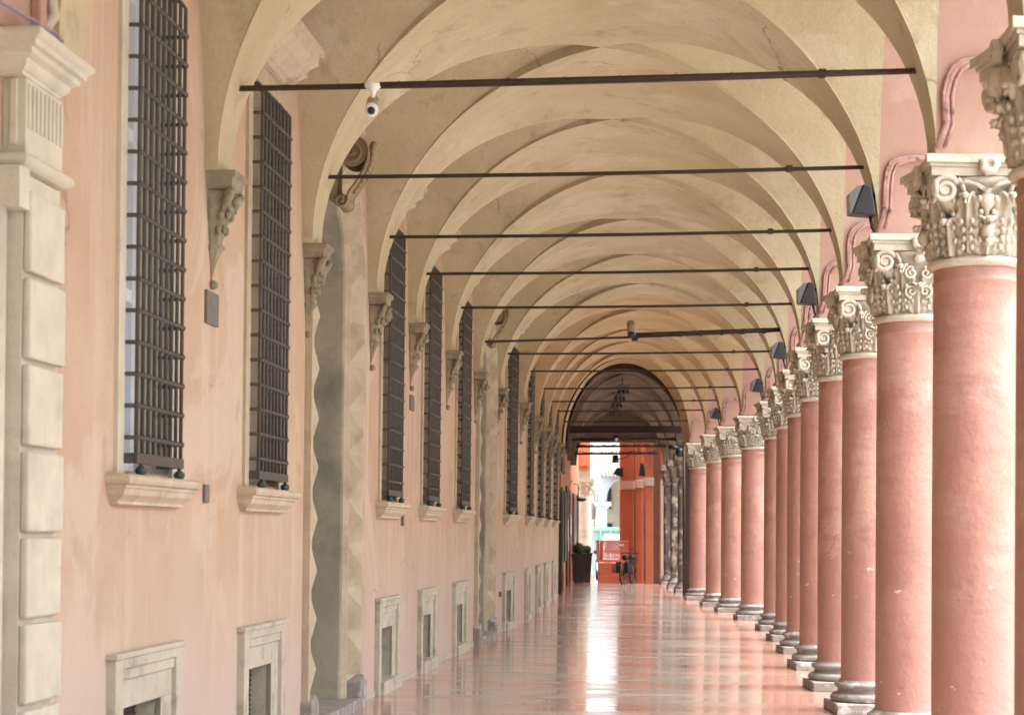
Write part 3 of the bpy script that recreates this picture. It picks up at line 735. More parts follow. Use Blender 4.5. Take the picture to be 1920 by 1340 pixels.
ORN = {0: 'an urn', 1: 'paired scrolls', 2: 'a carved head', 3: 'curling tendrils', 4: 'a grape garland'}
ordn = ['brown shaded column filling the right picture edge', 'first fully visible salmon column from the right', 'second salmon column from the right', 'third salmon column from the right',
        'fourth salmon column from the right', 'fifth salmon column from the right', 'sixth salmon column from the right', 'seventh salmon column from the right',
        'eighth salmon column from the right', 'ninth salmon column from the right', 'tenth salmon column from the right', 'eleventh salmon column from the right', 'farthest salmon column, next to the brown archway']
for k, (y, x) in enumerate(COLS):
    v = VAR.get(k, k % 5)
    if v in used: t = copy_tree(protos[v])
    else: t = protos[v]; used.add(v)
    t.location = (x, y, 0)
    if k >= FIRST: t['label'] = ordn[k-FIRST]+', capital with %s' % ORN[v]; t['group'] = 'painted columns along the portico'
    else: t['label'] = 'salmon column of the arcade standing out of frame beside the camera'; t['group'] = 'columns out of the picture'

# cable bundles on the arcade piers
nth = ['nearest', 'second', 'third', 'fourth', 'fifth', 'sixth', 'seventh', 'eighth', 'ninth', 'tenth', 'eleventh', 'farthest']
for k in range(FIRST+1, len(COLS)):
    y, x = COLS[k]; f = MB(); xi = x-.25
    rr = random.Random(k)
    f0 = -.19
    pts = [(xi-.03, y-.10, 3.79), (xi+.0, y-.16, 3.86), (xi+.04, y-.19, 3.98), (xi+.04, y-.205, 4.15), (xi+.05, y-.22, 4.24), (xi+.08, y-.235, 4.30), (xi+.14, y-.24, 4.33), (xi+.24, y-.245, 4.34), (xi+.36, y-.245, 4.325), (xi+.50, y-.24, 4.33)]
    pts = [(a+rr.uniform(-.006, .006), b_, c_+rr.uniform(-.008, .008)) for a, b_, c_ in pts]
    f.tube(pts, [.04, .027, .025, .022, .022, .022, .02, .02, .019, .019], 9)
    f.tube([(a+.03, b_-.015, c_-.01) for a, b_, c_ in pts[1:]], .012, 7)
    f.tube([(a-.018, b_-.01, c_+.012) for a, b_, c_ in pts[2:]], .012, 7)
    o = f.build('cable', 'cable')
    tag(o, 'pink painted cable bundle above the capital of the %s pink column from the right' % ('first' if k == FIRST+1 else nth[k-FIRST-1]), 'cable', 'cable bundles on the arcade piers')

# ------------------------------------------------------------------ iron tie rods
rn = ['highest and nearest', 'second', 'third', 'fourth', 'fifth', 'sixth', 'seventh', 'eighth', 'ninth', 'tenth', 'eleventh', 'farthest']
for j, k in enumerate(range(FIRST+1, len(COLS))):
    y, x = COLS[k]; zl = 4.33; zr = 4.33
    if k == 10: zl = 4.22
    if k == 5: zr = 4.345
    yl = kz(y); a = (wx(yl)+.15, yl, zl); bb = (x-.25-.06, y+.02, zr)
    f = MB(); f.tube([tuple(a[q]+(bb[q]-a[q])*i/24 for q in range(3)) if i in (0, 24) else tuple(a[q]+(bb[q]-a[q])*i/24+(0, 0, -.012*sin(pi*i/24))[q] for q in range(3)) for i in range(25)], .0155 if j else .018, 6, smooth=False)
    P = lambda t: tuple(a[q]+(bb[q]-a[q])*t for q in range(3))
    p = P(.86); f.box(p[0]-.022, p[0]+.022, p[1]-.022, p[1]+.022, p[2]-.026, p[2]+.022)
    f.box(bb[0]-.005, bb[0]+.03, bb[1]-.035, bb[1]+.035, bb[2]-.035, bb[2]+.035)
    if j == 0:
        f.tube([tuple(P(.2+.75*i/12)[q]+(0, -.03, -.004)[q] for q in range(3)) for i in range(13)], .014, 6)
        for i in range(9):
            p = P(.25+.08*i); f.tube([(p[0], p[1]-.046, p[2]-.018), (p[0], p[1]-.046, p[2]+.010)], .004, 4)
    if j == 5:
        f.tube([tuple(P(.5+.49*i/6)[q]+(0, -.02, .022)[q] for q in range(3)) for i in range(7)], .02, 6)
        for i in range(7): p = P(.52+.07*i); f.tube([(p[0], p[1], p[2]-.03), (p[0], p[1], p[2]+.045)], .026, 6)
    o = f.build('tie_rod', 'rod')
    tag(o, ('iron tie rod across the vault, %s of row' % rn[j])+(', with white camera bracket' if j == 0 else ', carrying a beige camera' if j == 5 else ''), 'tie rod', 'iron tie rods across the portico')

# ------------------------------------------------------------------ cameras and floodlights
def ct(px, py, Z): return ((px-960)/3450*Z, Z, EYE+(1000-py)/3450*Z)
Z1 = 11.2
t = thing('security_camera', 'beige bullet camera on a white bracket hanging from the nearest tie rod', 'camera', ct(698, 158, Z1))
p = ct(699, 160, Z1)
f = MB(); f.lathe([(0, .012), (.05, .012), (.052, -.004), (.045, -.016), (.022, -.035), (.013, -.07), (.013, -.085)], *p, n=20); f.build('bracket', 'camwhite', t)
q0 = ct(699, 186, Z1)
f = MB()
f.tube([(q0[0]-.0, q0[1]+.06, q0[2]+.0), (q0[0], q0[1]-.10, q0[2]-.085)], .039, 20); f.build('body', 'cambody', t)
f = MB(); f.tube([(q0[0], q0[1]-.10, q0[2]-.085), (q0[0], q0[1]-.125, q0[2]-.098)], .0415, 20); f.build('rim', 'camwhite', t)
f = MB(); f.tube([(q0[0], q0[1]-.124, q0[2]-.097), (q0[0], q0[1]-.130, q0[2]-.101)], .024, 16); f.build('lens', 'black', t)
Z2 = 24.8; p = ct(1183, 618, Z2)
t = thing('security_camera', 'olive bullet camera standing on the sixth tie rod below the vault crown', 'camera', p)
f = MB(); f.tube([(p[0], p[1]+.06, p[2]+.09), (p[0], p[1]-.10, p[2]-.07)], .056, 18); f.tube([(p[0], p[1]-.02, p[2]+.0), (p[0], p[1]-.02, p[2]+.0001)], .01, 4); f.build('body', 'cambody', t)
f = MB(); f.tube([(p[0], p[1]-.10, p[2]-.07), (p[0], p[1]-.115, p[2]-.085)], .048, 18); f.build('lens', 'black', t)
f = MB(); f.box(p[0]+.01, p[0]+.09, p[1]-.03, p[1]+.05, p[2]-.15, p[2]-.05); f.build('bracket', 'black', t)
fln = {6: 'largest floodlight, on the arch above the second column', 8: 'second floodlight, on the arch above the fourth column', 10: 'third floodlight, on the arch above the sixth column', 12: 'fourth floodlight, on the arch above the eighth column', 14: 'smallest floodlight, on the arch above the tenth column'}
for k, lab in fln.items():
    y, x = COLS[k]; cx, cy, cz = x-.385, y-.14, 4.05
    t = thing('floodlight', 'dark grey '+lab, 'floodlight', (cx, cy, cz-.13), 'floodlights on the arcade arches')
    f = MB()
    A = [(-.10, -.11), (.10, -.13), (.10, .13), (-.03, .12), (-.10, .08)]
    f.prism([(cx-.085, cz-.105), (cx+.095, cz-.12), (cx+.06, cz+.10), (cx-.0, cz+.11)], 'y', cy-.08, cy+.08)
    f.build('housing', 'dgrey', t, .012)
    f = MB(); f.prism([(cx-.096, cz-.095), (cx-.085, cz-.105), (cx-.004, cz+.107), (cx-.045, cz+.095), (cx-.10, cz+.045)], 'y', cy-.07, cy+.07); f.build('lamp_glass', 'lens', t)
    f = MB(); f.tube([(cx+.06, cy, cz-.10), (cx+.08, cy, cz-.20), (cx+.12, cy, cz-.25), (cx+.15, cy, cz-.22)], .012, 6); f.build('power_lead', 'black', t)
    f = MB(); f.tube([(cx+.05, cy, cz+.06), (cx+.14, cy+.06, cz+.02)], .02, 6); f.build('bracket', 'black', t)

# ------------------------------------------------------------------ brown archway and the older portico behind it
XB0, XB1 = .6, 4.95
aw = thing('archway', 'dark brown painted archway closing the pink portico', 'archway', (2.8, 46.1, 0))
f = MB(); n = 36; xa, xb = 1.21, 4.31; cx = (xa+xb)/2; hw = (xb-xa)/2
arc = [(xa, 0)]+[(cx-hw*cos(pi*q/n), 3.8+1.92*sin(pi*q/n)) for q in range(n+1)]+[(xb, 0)]
for yy in (45.95, 46.35):
    for q in range(len(arc)-1):
        (x0, z0), (x1, z1) = arc[q], arc[q+1]
        if q == 0: f.add([(XB0, yy, 0), (xa, yy, 0), (xa, yy, 3.8), (XB0, yy, 3.8)], [(0, 1, 2, 3)])
        elif q == len(arc)-2: f.add([(xb, yy, 0), (XB1-.38, yy, 0), (XB1-.38, yy, 3.8), (xb, yy, 3.8)], [(0, 1, 2, 3)])
        else:
            f.add([(x0, yy, z0), (x1, yy, z1), (x1 if q < len(arc)-3 else XB1-.38, yy, 6.2), (x0 if q > 1 else XB0, yy, 6.2)], [(0, 1, 2, 3)])
f.add([(XB0, 45.95, 3.8), (xa, 45.95, 3.8), (XB0, 45.95, 6.2)], [(0, 1, 2)]); f.add([(XB1-.38, 45.95, 3.8), (xb, 45.95, 3.8), (XB1-.38, 45.95, 6.2)], [(0, 1, 2)])
vs = []
for x_, z_ in arc: vs += [(x_, 45.95, z_), (x_, 46.35, z_)]
f.add(vs, [(2*q, 2*q+1, 2*q+3, 2*q+2) for q in range(len(arc)-1)])
f.box(4.5, 4.56, 45.95, 46.35, 0, 6.2)
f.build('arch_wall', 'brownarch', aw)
f = MB(); f.tube([(xb-.02, 45.9, .02), (xb-.02, 45.9, 3.9)], .035, 8); f.build('pipe', 'rod', aw)

ob = thing('old_portico', 'dim older portico with soot stained vaults beyond the brown archway', 'building', (3, 52, 0))
def w2(y): return 1.22+.055*(y-46.7) if y < 58 else 1.84+.08*(y-58)
OC = [(46.3, 4.62), (49.9, 4.70), (54.2, 4.87), (58.0, 4.98)]
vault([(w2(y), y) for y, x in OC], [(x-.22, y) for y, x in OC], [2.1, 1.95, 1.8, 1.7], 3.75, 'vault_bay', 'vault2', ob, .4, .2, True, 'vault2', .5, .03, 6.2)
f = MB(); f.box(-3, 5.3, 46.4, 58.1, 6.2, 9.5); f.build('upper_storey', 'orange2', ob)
f = MB()
f.add([(w2(46.35), 46.35, 0), (w2(58), 58, 0), (w2(58), 58, 6.2), (w2(46.35), 46.35, 6.2)], [(0, 1, 2, 3)])
f.add([(w2(58), 58, 0), (w2(64), 64, -.16), (w2(64), 64, 6.2), (w2(58), 58, 6.2)], [(0, 1, 2, 3)]); f.add([(w2(64), 64, -.16), (-3, 64.05, -.16), (-3, 64.05, 6.2), (w2(64), 64, 6.2)], [(0, 1, 2, 3)])
f.build('shop_wall', 'orange2', ob)
f = MB(); f.box(w2(58), 5.2, 58.0, 58.3, 4.48, 6.2); f.build('lintel', 'vault2', ob)
def T2(y, n, z): return (w2(y)+n, y, z)
for (a, bb, z0, z1, m_, nm) in ((46.9, 48.2, .78, 2.78, 'dgreen', 'shutter'), (49.3, 51.4, .85, 2.75, 'dark', 'shutter'), (51.9, 53.8, .0, 2.95, 'brown', 'door'), (54.8, 56.9, .0, 2.9, 'brown', 'door'), (59.2, 61.2, -.1, 2.9, 'brown', 'door'), (62.0, 63.3, 1.0, 2.9, 'brown', 'shutter'), (46.8, 49.4, 3.2, 3.7, 'dgreen', 'sign_board'), (46.6, 48.4, 0, .78, 'brown', 'plinth')):
    f = MB(); f.box(a, bb, .0, .05, z0, z1, T=T2); f.box(a+.1, bb-.1, .05, .06, z0+.15, z1-.15, T=T2); f.build(nm, m_, ob)
for a, z0, z1 in ((52.3, 1.5, 2.0), (52.9, 1.1, 1.5), (55.4, 1.6, 2.2), (56.2, 1.55, 2.1)):
    f = MB(); f.box(a, a+.35, .06, .068, z0, z1, T=T2); f.build('notice', 'paper', ob)
for k, (y, x) in enumerate(OC[1:]):
    t = bpy.data.objects.new('column', None); COL.objects.link(t); t.location = (x, y-.1, 0); t.parent = ob
    f = MB(); f.box(x-.30, x+.30, y-.4, y+.2, 0, .12); f.lathe([(.2, .12), (.28, .12), (.30, .16), (.28, .2), (.24, .22), (.26, .27), (.23, .3)], x, y-.1, 0, 20); f.build('base', 'base', t)
    f = MB(); f.box(x-.2, x+.22, y-.30, y+.12, .28, 3.1); f.build('shaft', 'soot', t, .05)
    f = MB(); f.lathe([(.2, 3.1), (.25, 3.12), (.22, 3.16), (.23, 3.3), (.3, 3.5), (.33, 3.58)], x, y-.1, 0, 20, rf=lambda a, z: 1+.07*cos(8*a)); f.box(x-.32, x+.32, y-.42, y+.22, 3.58, 3.75)
    for q in range(8): f.ball((x+.27*cos(q*pi/4), y-.1+.27*sin(q*pi/4), 3.42), .06, 8)
    f.build('capital', 'sootcap', t)
f = MB(); f.box(w2(48), 4.5, 47.9, 48.15, 4.22, 4.40); tag(f.build('beam', 'brownarch'), 'thick dark wooden beam across the dim portico behind the archway', 'beam')
for y, z, lab in ((50.0, 4.15, 'dark tie rod just behind the wooden beam, a small round camera on it'), (54.3, 4.17, 'dark tie rod in the middle of the dim portico, strung with cables'), (57.6, 4.10, 'last dark tie rod, against the bright street opening')):
    f = MB(); f.tube([(w2(y)+.1, y, z), (4.55, y, z+.01)], .035, 6)
    f.tube([(w2(y)+.1+(4.4-w2(y))*i/16, y-.04, z+.05+.03*sin(i*1.7)) for i in range(17)], .012, 5)
    tag(f.build('tie_rod', 'rod'), lab, 'tie rod', 'tie rods of the older portico')
p = ct(1155, 822, 49.9)
t = thing('security_camera', 'tiny round camera on the tie rod behind the wooden beam', 'camera', p)
f = MB(); f.ball(p, .10, 12); f.build('body', 'dgrey', t)
f = MB(); f.tube([(p[0], p[1]-.08, p[2]-.02), (p[0], p[1]-.11, p[2]-.025)], .05, 12); f.build('lens', 'camwhite', t)
p = ct(1154, 861, 57.5)
f = MB(); f.tube([(p[0], p[1], p[2]+.13), (p[0], p[1], p[2]-.10)], [.09, .11], 14); f.tube([(p[0], p[1], p[2]+.13), (p[0], p[1], 4.08)], .012, 6); f.tube([(p[0], p[1], p[2]), (p[0]+.25, p[1], p[2]+.04), (p[0]+.4, p[1], p[2]+.1), (p[0]+.42, p[1], 4.1)], .015, 6)
tag(f.build('hanging_lamp', 'dgrey'), 'small dark cylinder lamp hanging from the last tie rod', 'lamp')
# cable tray along the crown
f = MB(); xm = 2.85
for dx in (-.13, .13): f.tube([(xm+dx+.02*(y-46.5), y, 5.40-.012*(y-46.5)) for y in range(47, 58)], .015, 5)
for q in range(22): y = 47+q*.48; x_ = xm+.02*(y-46.5); z_ = 5.40-.012*(y-46.5); f.box(x_-.15, x_+.15, y-.015, y+.015, z_-.02, z_+.0)
for q in range(4):
    y = 48+q*2.2; x_ = xm+.02*(y-46.5); z_ = 5.36-.012*(y-46.5)
    for dx in (-.1, .02, .12): f.tube([(x_+dx, y, z_), (x_+dx+.03, y, z_-.10)], .03, 6)
    f.tube([(x_, y, z_), (x_, y, z_+.3)], .01, 4)
tag(f.build('cable_tray', 'black'), 'black cable tray with small spotlights under the crown of the dim vault', 'cable tray')
f = MB(); p = ct(1158, 754, 57.2); f.box(p[0]-.17, p[0]+.17, p[1]-.1, p[1]+.1, p[2]-.14, p[2]+.13); f.tube([(p[0], p[1], p[2]+.13), (p[0], p[1], p[2]+.5)], .02, 5); tag(f.build('speaker_box', 'black'), 'black box hanging at the far end of the cable tray', 'box')
f = MB(); p = ct(1275, 842, 49.2)
f.tube([(p[0]+.05, p[1], p[2]), (p[0]-.28, p[1]-.2, p[2]+.06)], .06, 10); f.tube([(p[0], p[1], p[2]), (p[0]-.05, p[1]-.35, p[2]-.12)], [.08, .11], 10); f.box(p[0]-.05, p[0]+.15, p[1]-.1, p[1]+.1, p[2]-.2, p[2]+.12)
tag(f.build('spotlight_cluster', 'dgrey'), 'cluster of grey spotlights and wires on the capital just behind the brown archway', 'spotlight')

# ------------------------------------------------------------------ orange piers past the portico end
for (x0, x1, y, lab) in ((3.56, 3.985, 60.3, 'left orange pier of three, behind the parked bicycle'), (4.02, 4.245, 59.5, 'narrow middle orange pier of three'), (4.25, 4.50, 58.6, 'right orange pier of three, beside the dark gap')):
    t = thing('orange_pier', lab, 'pier', ((x0+x1)/2, y, 0), 'orange piers at the portico end')
    f = MB(); zz = EYE+98*y/3450 if x0 < 4 else EYE+101*y/3450 if x0 < 4.2 else EYE+105*y/3450
    f.box(x0, x1, y, y+.7, -.16, zz-.26); f.build('shaft', 'orange', t, .012)
    f = MB(); f.box(x0-.02, x1+.02, y-.025, y+.72, zz-.26, zz); f.build('band', 'cream', t, .01)
    f = MB(); f.box(x0, x1, y, y+.7, zz, 6.2); f.box(x0+.06, x1-.06, y-.02, y, zz+1.0, 6.1); f.build('upper_shaft', 'orange', t, .012)
t = thing('side_building', 'narrow orange house corner with cream strip right of the orange piers', 'building', (4.9, 60, 0))
f = MB(); f.box(3.85, 9.5, 61.05, 61.5, -.16, 9.5); f.build('wall', 'brown', t)
f = MB(); f.box(4.74, 4.86, 58.6, 58.9, -.16, 3.3); f.build('strip', 'cream', t); f = MB(); f.box(4.74, 4.86, 58.6, 58.9, 3.3, 6); f.build('wall', 'orange', t)
f = MB(); f.box(4.1, 4.16, 58.35, 58.6, 3.55, 3.80); f.prism([(4.02, 3.42), (4.22, 3.42), (4.18, 3.78), (4.08, 3.86)], 'y', 58.3, 58.45)
tag(f.build('wall_lamp', 'black'), 'small black lamp on the middle orange pier', 'lamp')
f = MB(); f.prism([(3.30, 3.55), (3.62, 3.42), (3.62, 3.75), (3.42, 3.74)], 'y', 60.0, 60.25); tag(f.build('wall_lamp', 'black'), 'black lamp sticking out left of the leftmost orange pier', 'lamp')
f = MB(); rr = random.Random(3)
for q in range(9):
    x_, z_ = 3.86+rr.uniform(-.14, .14), .95+rr.uniform(-.12, .14); f.tube([(x_, 60.29, z_), (x_+rr.uniform(-.12, .12), 60.288, z_+rr.uniform(-.2, .2))], .008, 5)
tag(f.build('graffiti', 'plaque'), 'grey graffiti scribble on the leftmost orange pier above the bicycle', 'graffiti')

# unseen houses right of frame, added to cut low sky light over the arcade
t = thing('sky_blocking_houses', 'unseen grey house blocks right of the columns, added to cut low sky light', 'building', (21, 25, -.16))
f = MB(); f.box(24, 30, -40, 16, -.16, 9); f.box(15, 22, 18, 110, -.16, 13); f.build('wall', 'ochrewall', t)
for q in range(24):
    for z in (1.2, 5.2):
        xx = 24 if -36+q*6 < 15 else 15
        if 14 < -36+q*6 < 19: continue
        f = MB(); f.box(xx-.06, xx, -36+q*6, -34.8+q*6, z, z+2.0); f.build('window', 'dark', t)

# ------------------------------------------------------------------ bicycle
t = thing('bicycle', 'black parked bicycle with baskets leaning by the orange piers', 'bicycle', (3.62, 57.6, 0))
BX, BY = 3.62, 57.5
def BT(a, b_, z): # a along bike, b across
    c_, s_ = cos(radians(70)), sin(radians(70)); return (BX+a*c_-b_*s_, BY+a*s_+b_*c_, z)
for a in (-.52, .52):
    f = MB(); f.tube([BT(a+.33*cos(2*pi*q/28), 0, .345+.33*sin(2*pi*q/28)) for q in range(29)], .032, 6); f.tube([BT(a, -.05, .345), BT(a, .05, .345)], .03, 8)
    for q in range(10): f.tube([BT(a, 0, .345), BT(a+.32*cos(2*pi*q/10), 0, .345+.32*sin(2*pi*q/10))], .003, 4)
    f.build('wheel', 'black', t)
f = MB()
for A, B in (((-.52, .345), (-.1, .32)), ((-.1, .32), (-.22, .80)), ((-.52, .345), (-.2, .72)), ((-.2, .74), (.33, .78)), ((-.1, .32), (.35, .68)), ((.52, .345), (.33, .90))): f.tube([BT(A[0], 0, A[1]), BT(B[0], 0, B[1])], .018, 6)
f.build('frame', 'black', t)
f = MB(); f.tube([BT(.22, -.28, .98), BT(.30, -.2, 1.0), BT(.33, 0, .98), BT(.30, .2, 1.0), BT(.22, .28, .98)], .014, 6); f.tube([BT(.33, 0, .88), BT(.33, 0, .98)], .014, 6); f.build('handlebar', 'black', t)
f = MB(); f.tube([BT(-.36, 0, .86), BT(-.22, 0, .87), BT(-.08, 0, .86)], [.09, .07, .02], 8); f.build('saddle', 'black', t)
f = MB()
for sg in (-1, 1): f.add([BT(-.5+a, sg*.14+b_, z) for a in (-.15, .13) for b_ in (-.06, .06) for z in (.38, .74)], [(0, 1, 3, 2), (4, 6, 7, 5), (0, 4, 5, 1), (2, 3, 7, 6), (0, 2, 6, 4), (1, 5, 7, 3)])
f.build('saddlebag', 'black', t, .03)
f = MB(); f.ball(BT(.5, 0, .84), .10, 10, sc=(1.1, .9, .8)); f.build('front_bag', 'black', t)
for a, b_, z in ((.52, 0, .78), (-.52, -.2, .5), (-.52, .2, .5)):
    f = MB()
    for q in range(6): f.tube([BT(a+s1*.14, b_+s2*.12, z-.1+.045*q) for s1, s2 in ((-1, -1), (1, -1), (1, 1), (-1, 1), (-1, -1))], .008, 4)
    for s1, s2 in ((-1, -1), (1, -1), (1, 1), (-1, 1), (0, 1), (0, -1), (1, 0), (-1, 0)): f.tube([BT(a+s1*.12, b_+s2*.10, z-.12), BT(a+s1*.14, b_+s2*.12, z+.13)], .006, 4)
    f.build('basket', 'black', t)

# ------------------------------------------------------------------ orange works barrier, crates
t = thing('works_fence', 'orange plastic netting panel on a pale pole frame in the street opening', 'fence', (3.1, 58.9, 0))
X0, X1, YF = 2.70, 3.72, 59.0
f = MB()
for q in range(27): z = .74+.64*q/26; f.tube([(X0, YF, z), (X1, YF, z)], .0085, 4)
for q in range(34): x_ = X0+(X1-X0)*q/33; f.tube([(x_, YF, .74), (x_, YF, 1.38)], .0085, 4)
f.box(X0-.02, X1+.02, YF-.02, YF+.02, 1.33, 1.39); f.box(X0-.02, X1+.02, YF-.03, YF+.03, .68, .76); f.build('netting', 'neon', t)
f = MB(); 
for q in range(9): f.tube([(2.86+.09*q, YF+.15, .76), (2.86+.09*q, YF+.15, 1.36)], .006, 4)
for z in (.85, 1.05, 1.25): f.tube([(2.8, YF+.15, z), (3.75, YF+.15, z)], .008, 4)
f.build('wire_panel', 'netw', t)
f = MB(); f.tube([(2.76, YF-.06, 0-.02), (2.80, YF-.06, 1.36)], .014, 8); f.tube([(2.80, YF-.06, 1.34), (3.72, YF-.06, 1.34)], .012, 8); f.build('pole', 'zinc', t)
f = MB(); f.box(X0+.06, X0+.22, YF+.03, YF+.3, .76, 1.32); f.build('side_net', 'neon', t)
f = MB(); f.box(3.40, 3.58, YF-.045, YF-.035, 1.20, 1.28); f.build('tag_plate', 'paper', t)
f = MB(); f.box(X0+.0, X0+.9, YF-.15, YF+.7, -.16, -.02); tag(f.build('kerb_step', 'street'), kind='structure')
for q in range(5):
    f = MB(); z0 = -.018+.138*q; x0, x1 = X0+.06+.004*(q % 2), X0+.84
    f.box(x0, x1, YF-.12, YF+.3, z0, z0+.015)
    f.box(x0-.012, x1+.012, YF-.132, YF+.312, z0+.112, z0+.135)
    for s in range(12): xx = x0+(x1-x0)*s/11; f.box(xx-.012, xx+.012, YF-.12, YF-.105, z0+.015, z0+.112)
    f.box(x0, x1, YF-.118, YF-.108, z0+.045, z0+.085); f.box(x0, x1, YF-.10, YF-.09, z0+.012, z0+.035); f.box(x0, x1, YF+.28, YF+.3, z0, z0+.112); f.box(x0, x0+.015, YF-.12, YF+.3, z0, z0+.112); f.box(x1-.015, x1, YF-.12, YF+.3, z0, z0+.112)
    tag(f.build('plastic_crate', 'neon'), 'orange slatted plastic crate, %s in the stack under the netting' % ['bottom one', 'second from the ground', 'middle one', 'second from the top', 'topmost'][q], 'crate', 'stack of orange crates')

# ------------------------------------------------------------------ planters
for (px, Z, hw_, pyb, h_, lab) in ((1085, 57.3, .225, 1094, .98, 'nearer tall dark planter with a clipped box ball'), (1100.5, 62.0, .17, 1084, 1.11, 'farther tall dark planter with a clipped box ball, half hidden')):
    X = (px-960)/3450*Z; X = X
    zb_ = 0.0 if Z < 58 else -.16
    t = thing('planter', lab, 'planter', (X, Z, zb_), 'tall planters by the shop wall')
    f = MB(); hb = hw_*.62
    f.add([(X+s1*hb, Z+s2*hb, zb_) for s1, s2 in ((-1, -1), (1, -1), (1, 1), (-1, 1))]+[(X+s1*hw_, Z+s2*hw_, zb_+h_) for s1, s2 in ((-1, -1), (1, -1), (1, 1), (-1, 1))], [(0, 1, 2, 3), (4, 5, 6, 7), (0, 1, 5, 4), (1, 2, 6, 5), (2, 3, 7, 6), (3, 0, 4, 7)])
    f.box(X-hw_-.02, X+hw_+.02, Z-hw_-.02, Z+hw_+.02, zb_+h_-.06, zb_+h_+.01)
    f.build('pot', 'pot', t, .006)
    f = MB(); rr = random.Random(int(px)); R_ = hw_*.85
    f.ball((X, Z, zb_+h_+R_*.75), R_*.88, 16)
    for q in range(1500):
        a, u_ = rr.uniform(0, 2*pi), rr.uniform(-.8, 1); r_ = R_*rr.uniform(.9, 1.04); s_ = sqrt(1-u_*u_); c0 = (X+r_*s_*cos(a), Z+r_*s_*sin(a), zb_+h_+R_*.75+r_*u_)
        d1 = [rr.uniform(-.02, .02) for _ in range(3)]; d2 = [rr.uniform(-.02, .02) for _ in range(3)]
        f.add([c0, tuple(c0[i]+d1[i] for i in range(3)), tuple(c0[i]+d2[i] for i in range(3))], [(0, 1, 2)])
    f.build('foliage', 'leaf', t)

# ------------------------------------------------------------------ street beyond
t = thing('corner_column', 'pale stone column with carved capital carrying an orange house corner, behind the planters', 'column', (2.63, 66, -.16))
f = MB(); f.box(2.33, 2.93, 65.7, 66.3, -.16, .1); f.lathe([(.24, .1), (.30, .12), (.31, .18), (.26, .24), (.24, .3)], 2.63, 66, 0, 20); f.build('base', 'pale', t)
f = MB(); f.lathe([(.225, .28), (.22, 1.5), (.205, 3.02)], 2.63, 66, 0, 28); f.build('shaft', 'pale', t)
f = MB(); f.lathe([(.2, 3.02), (.24, 3.04), (.21, 3.08), (.22, 3.25), (.29, 3.42), (.3, 3.45)], 2.63, 66, 0, 24, rf=lambda a, z: 1+.06*cos(8*a)); f.box(2.32, 2.94, 65.7, 66.3, 3.45, 3.57)
for q in range(8):
    for zz, rr_ in ((3.2, .25), (3.36, .29)): f.ball((2.63+rr_*cos(q*pi/4+zz), 66+rr_*sin(q*pi/4+zz), zz), .05, 7)
f.build('capital', 'stone', t)
f = MB(); f.box(1.2, 2.80, 65.75, 66.25, 3.57, 3.85); f.build('impost', 'sand', t)
f = MB(); f.box(0.5, 2.80, 65.75, 66.25, 3.85, 7); f.box(2.42, 2.72, 65.70, 65.75, 4.0, 4.5); f.build('house_corner', 'orange', t, .02)

t = thing('arcaded_house', 'pale grey house with tall arches and cream rear wall across the street', 'building', (5, 95, -.16))
f = MB(); YB = 95.0; n = 24
piers = [(1.2, 1.5), (2.85+.0, 3.05), (4.32, 4.90), (6.40, 6.98), (8.48, 9.06)]
for (a0, a1), (b0, b1) in zip(piers, piers[1:]):
    xs = a1; xe = b0; cx = (xs+xe)/2; hw = (xe-xs)/2
    prev = None
    for q in range(n+1):
        x_ = cx-hw*cos(pi*q/n); z_ = 3.25+1.12*sin(pi*q/n)**.9
        if prev: f.add([(prev[0], YB, prev[1]), (x_, YB, z_), (x_, YB, 5.25), (prev[0], YB, 5.25)], [(0, 1, 2, 3)]); f.add([(prev[0], YB, prev[1]), (x_, YB, z_), (x_, YB+.5, z_), (prev[0], YB+.5, prev[1])], [(0, 1, 2, 3)])
        prev = (x_, z_)
    f.box(a0, a1, YB, YB+.5, -.16, 3.25); 
    f.add([(a0, YB, 3.25), (a1, YB, 3.25), (a1, YB, 5.25), (a0, YB, 5.25)], [(0, 1, 2, 3)])
f.build('facade', 'palewall', t)
f = MB()
for a0, a1 in piers: f.box(a0-.10, a1+.22, YB-.12, YB+.5, 3.0, 3.25); f.box(a0-.04, a1+.1, YB-.06, YB+.5, 2.88, 3.0)
f.build('impost', 'palewall', t, .02)
f = MB()
for (a0, a1), (b0, b1) in zip(piers, piers[1:]):
    cx = (a1+b0)/2; hw = (b0-a1)/2+.06
    f.tube([(cx-hw*cos(pi*q/n), YB-.03, 3.25+1.2*sin(pi*q/n)**.9) for q in range(n+1)], .05, 6)
f.build('arch_moulding', 'palewall', t)
f = MB(); f.box(0, 10, YB+2.4, YB+2.7, -.16, 5.2); f.build('rear_wall', 'creamwall', t)
f = MB(); f.box(4.95, 5.25, YB+2.3, YB+2.4, 2.9, 4.0); f.box(4.9, 5.3, YB+2.3, YB+2.4, 1.9, 2.15); f.box(8.95, 9.3, YB+2.3, YB+2.4, 2.9, 4.0); f.build('window', 'dark', t)
f = MB(); f.prism([(YB-.6, 4.55), (YB-.5, 4.5), (YB+3, 5.9), (YB+3, 6.0)], 'x', 4.6, 10); 
for q in range(28): f.tube([(4.65+q*.19, YB-.6, 4.58), (4.65+q*.19, YB+3, 6.03)], .06, 6)
f.build('roof', 'roof', t)
t = thing('skip_container', 'green metal container behind the white car', 'container', (4.1, 74, -.16))
f = MB(); f.prism([(3.25, -.16), (5.8, -.16), (5.9, 1.74), (3.15, 1.74)], 'y', 73.5, 75.5); f.build('body', 'green', t, .02)
f = MB(); f.box(3.08, 5.97, 73.42, 75.58, 1.72, 1.86)
for q in range(6): f.box(3.5+q*.4, 3.58+q*.4, 73.42, 73.5, -.1, 1.72)
f.build('rim', 'green', t, .01)
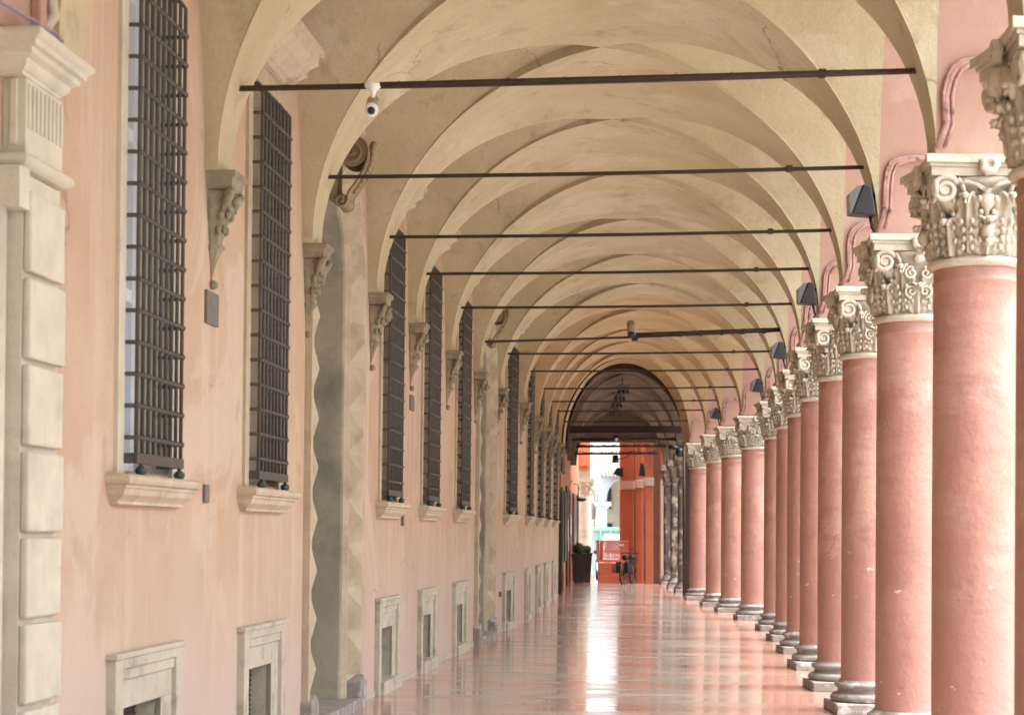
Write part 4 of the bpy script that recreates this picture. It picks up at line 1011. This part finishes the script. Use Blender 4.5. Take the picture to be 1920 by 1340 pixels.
# white car, front towards us
t = thing('car', 'white car parked behind the orange netting', 'car', (4.0, 69, -.16))
CX, G = 4.08, -.16
f = MB()
side = [(-2.0, .30), (-2.02, .55), (-1.9, .82), (-1.0, .98), (-.9, 1.0), (.9, 1.02), (1.7, 1.0), (1.95, .9), (2.0, .35)]
f.prism([(69+y_, G+z_) for y_, z_ in side], 'x', CX-.86, CX+.86); f.build('body', 'car', t, .06)
f = MB()
def roof_sec(y_, zt, w_, zb2=.98): return [(CX-.80, 69+y_, G+zb2), (CX-w_, 69+y_, G+zt), (CX+w_, 69+y_, G+zt), (CX+.80, 69+y_, G+zb2)]
secs = [roof_sec(-.95, 1.0, .78), roof_sec(-.35, 1.60, .62), roof_sec(0, 1.72, .62), roof_sec(.9, 1.70, .60), roof_sec(1.75, 1.05, .76)]
vs = [p for s_ in secs for p in s_]; fs = []
for i in range(4):
    for j in range(3): fs.append((4*i+j, 4*i+j+1, 4*i+4+j+1, 4*i+4+j))
f.add(vs, fs); f.build('cabin', 'car', t, .04)
f = MB(); f.add([(CX-.66, 69-.90, G+1.07), (CX+.66, 69-.90, G+1.07), (CX+.54, 69-.43, G+1.55), (CX-.54, 69-.43, G+1.55)], [(0, 1, 2, 3)]); f.v = [(x_, y_-.03, z_+.02) for x_, y_, z_ in f.v]; f.build('windscreen', 'carglass', t)
for sx in (-1, 1):
    f = MB(); f.add([(CX+sx*.815, 69-.6, G+1.08), (CX+sx*.68, 69-.2, G+1.5), (CX+sx*.68, 69+1.0, G+1.5), (CX+sx*.815, 69+1.4, G+1.08)], [(0, 1, 2, 3)]); f.build('side_window', 'carglass', t)
    for yy in (-1.25, 1.3):
        f = MB(); f.tube([(CX+sx*.70, 69+yy, G+.33), (CX+sx*.88, 69+yy, G+.33)], .33, 24); f.build('wheel', 'black', t)
    f = MB(); f.ball((CX+sx*.6, 67.02, G+.68), .14, 10, sc=(1.2, .4, .7)); f.build('headlight', 'lens', t)
    f = MB(); f.ball((CX+sx*.97, 68.2, G+1.08), .10, 8, sc=(1.2, .6, .8)); f.build('mirror', 'black', t)
t = thing('round_sign', 'back of a round traffic sign on a thin pole beside the stone column', 'sign', (2.98, 67, -.16))
f = MB(); f.tube([(2.93, 67, -.16), (2.93, 67, 3.0)], .03, 8); f.build('pole', 'zinc', t)
f = MB(); f.tube([(2.92, 66.9, 2.42), (2.945, 66.908, 2.42)], .31, 28); f.build('plate', 'plaque', t)
f = MB(); f.ball((2.26, 60, 2.72), .17, 14, sc=(1, 1, .45)); f.tube([(2.16, 60, 2.75), (2.16, 60, 3.2), (1.9, 60, 3.25), (1.9, 58.1, 3.25)], .02, 6)
tag(f.build('wall_lantern', 'black'), 'black dish shaped lamp on a curved arm at the shop wall corner', 'lamp')
for o in list(bpy.data.objects):
    if o.type == 'MESH' and o.parent is None and 'kind' not in o.keys() and 'label' not in o.keys(): print('UNTAGGED', o.name)
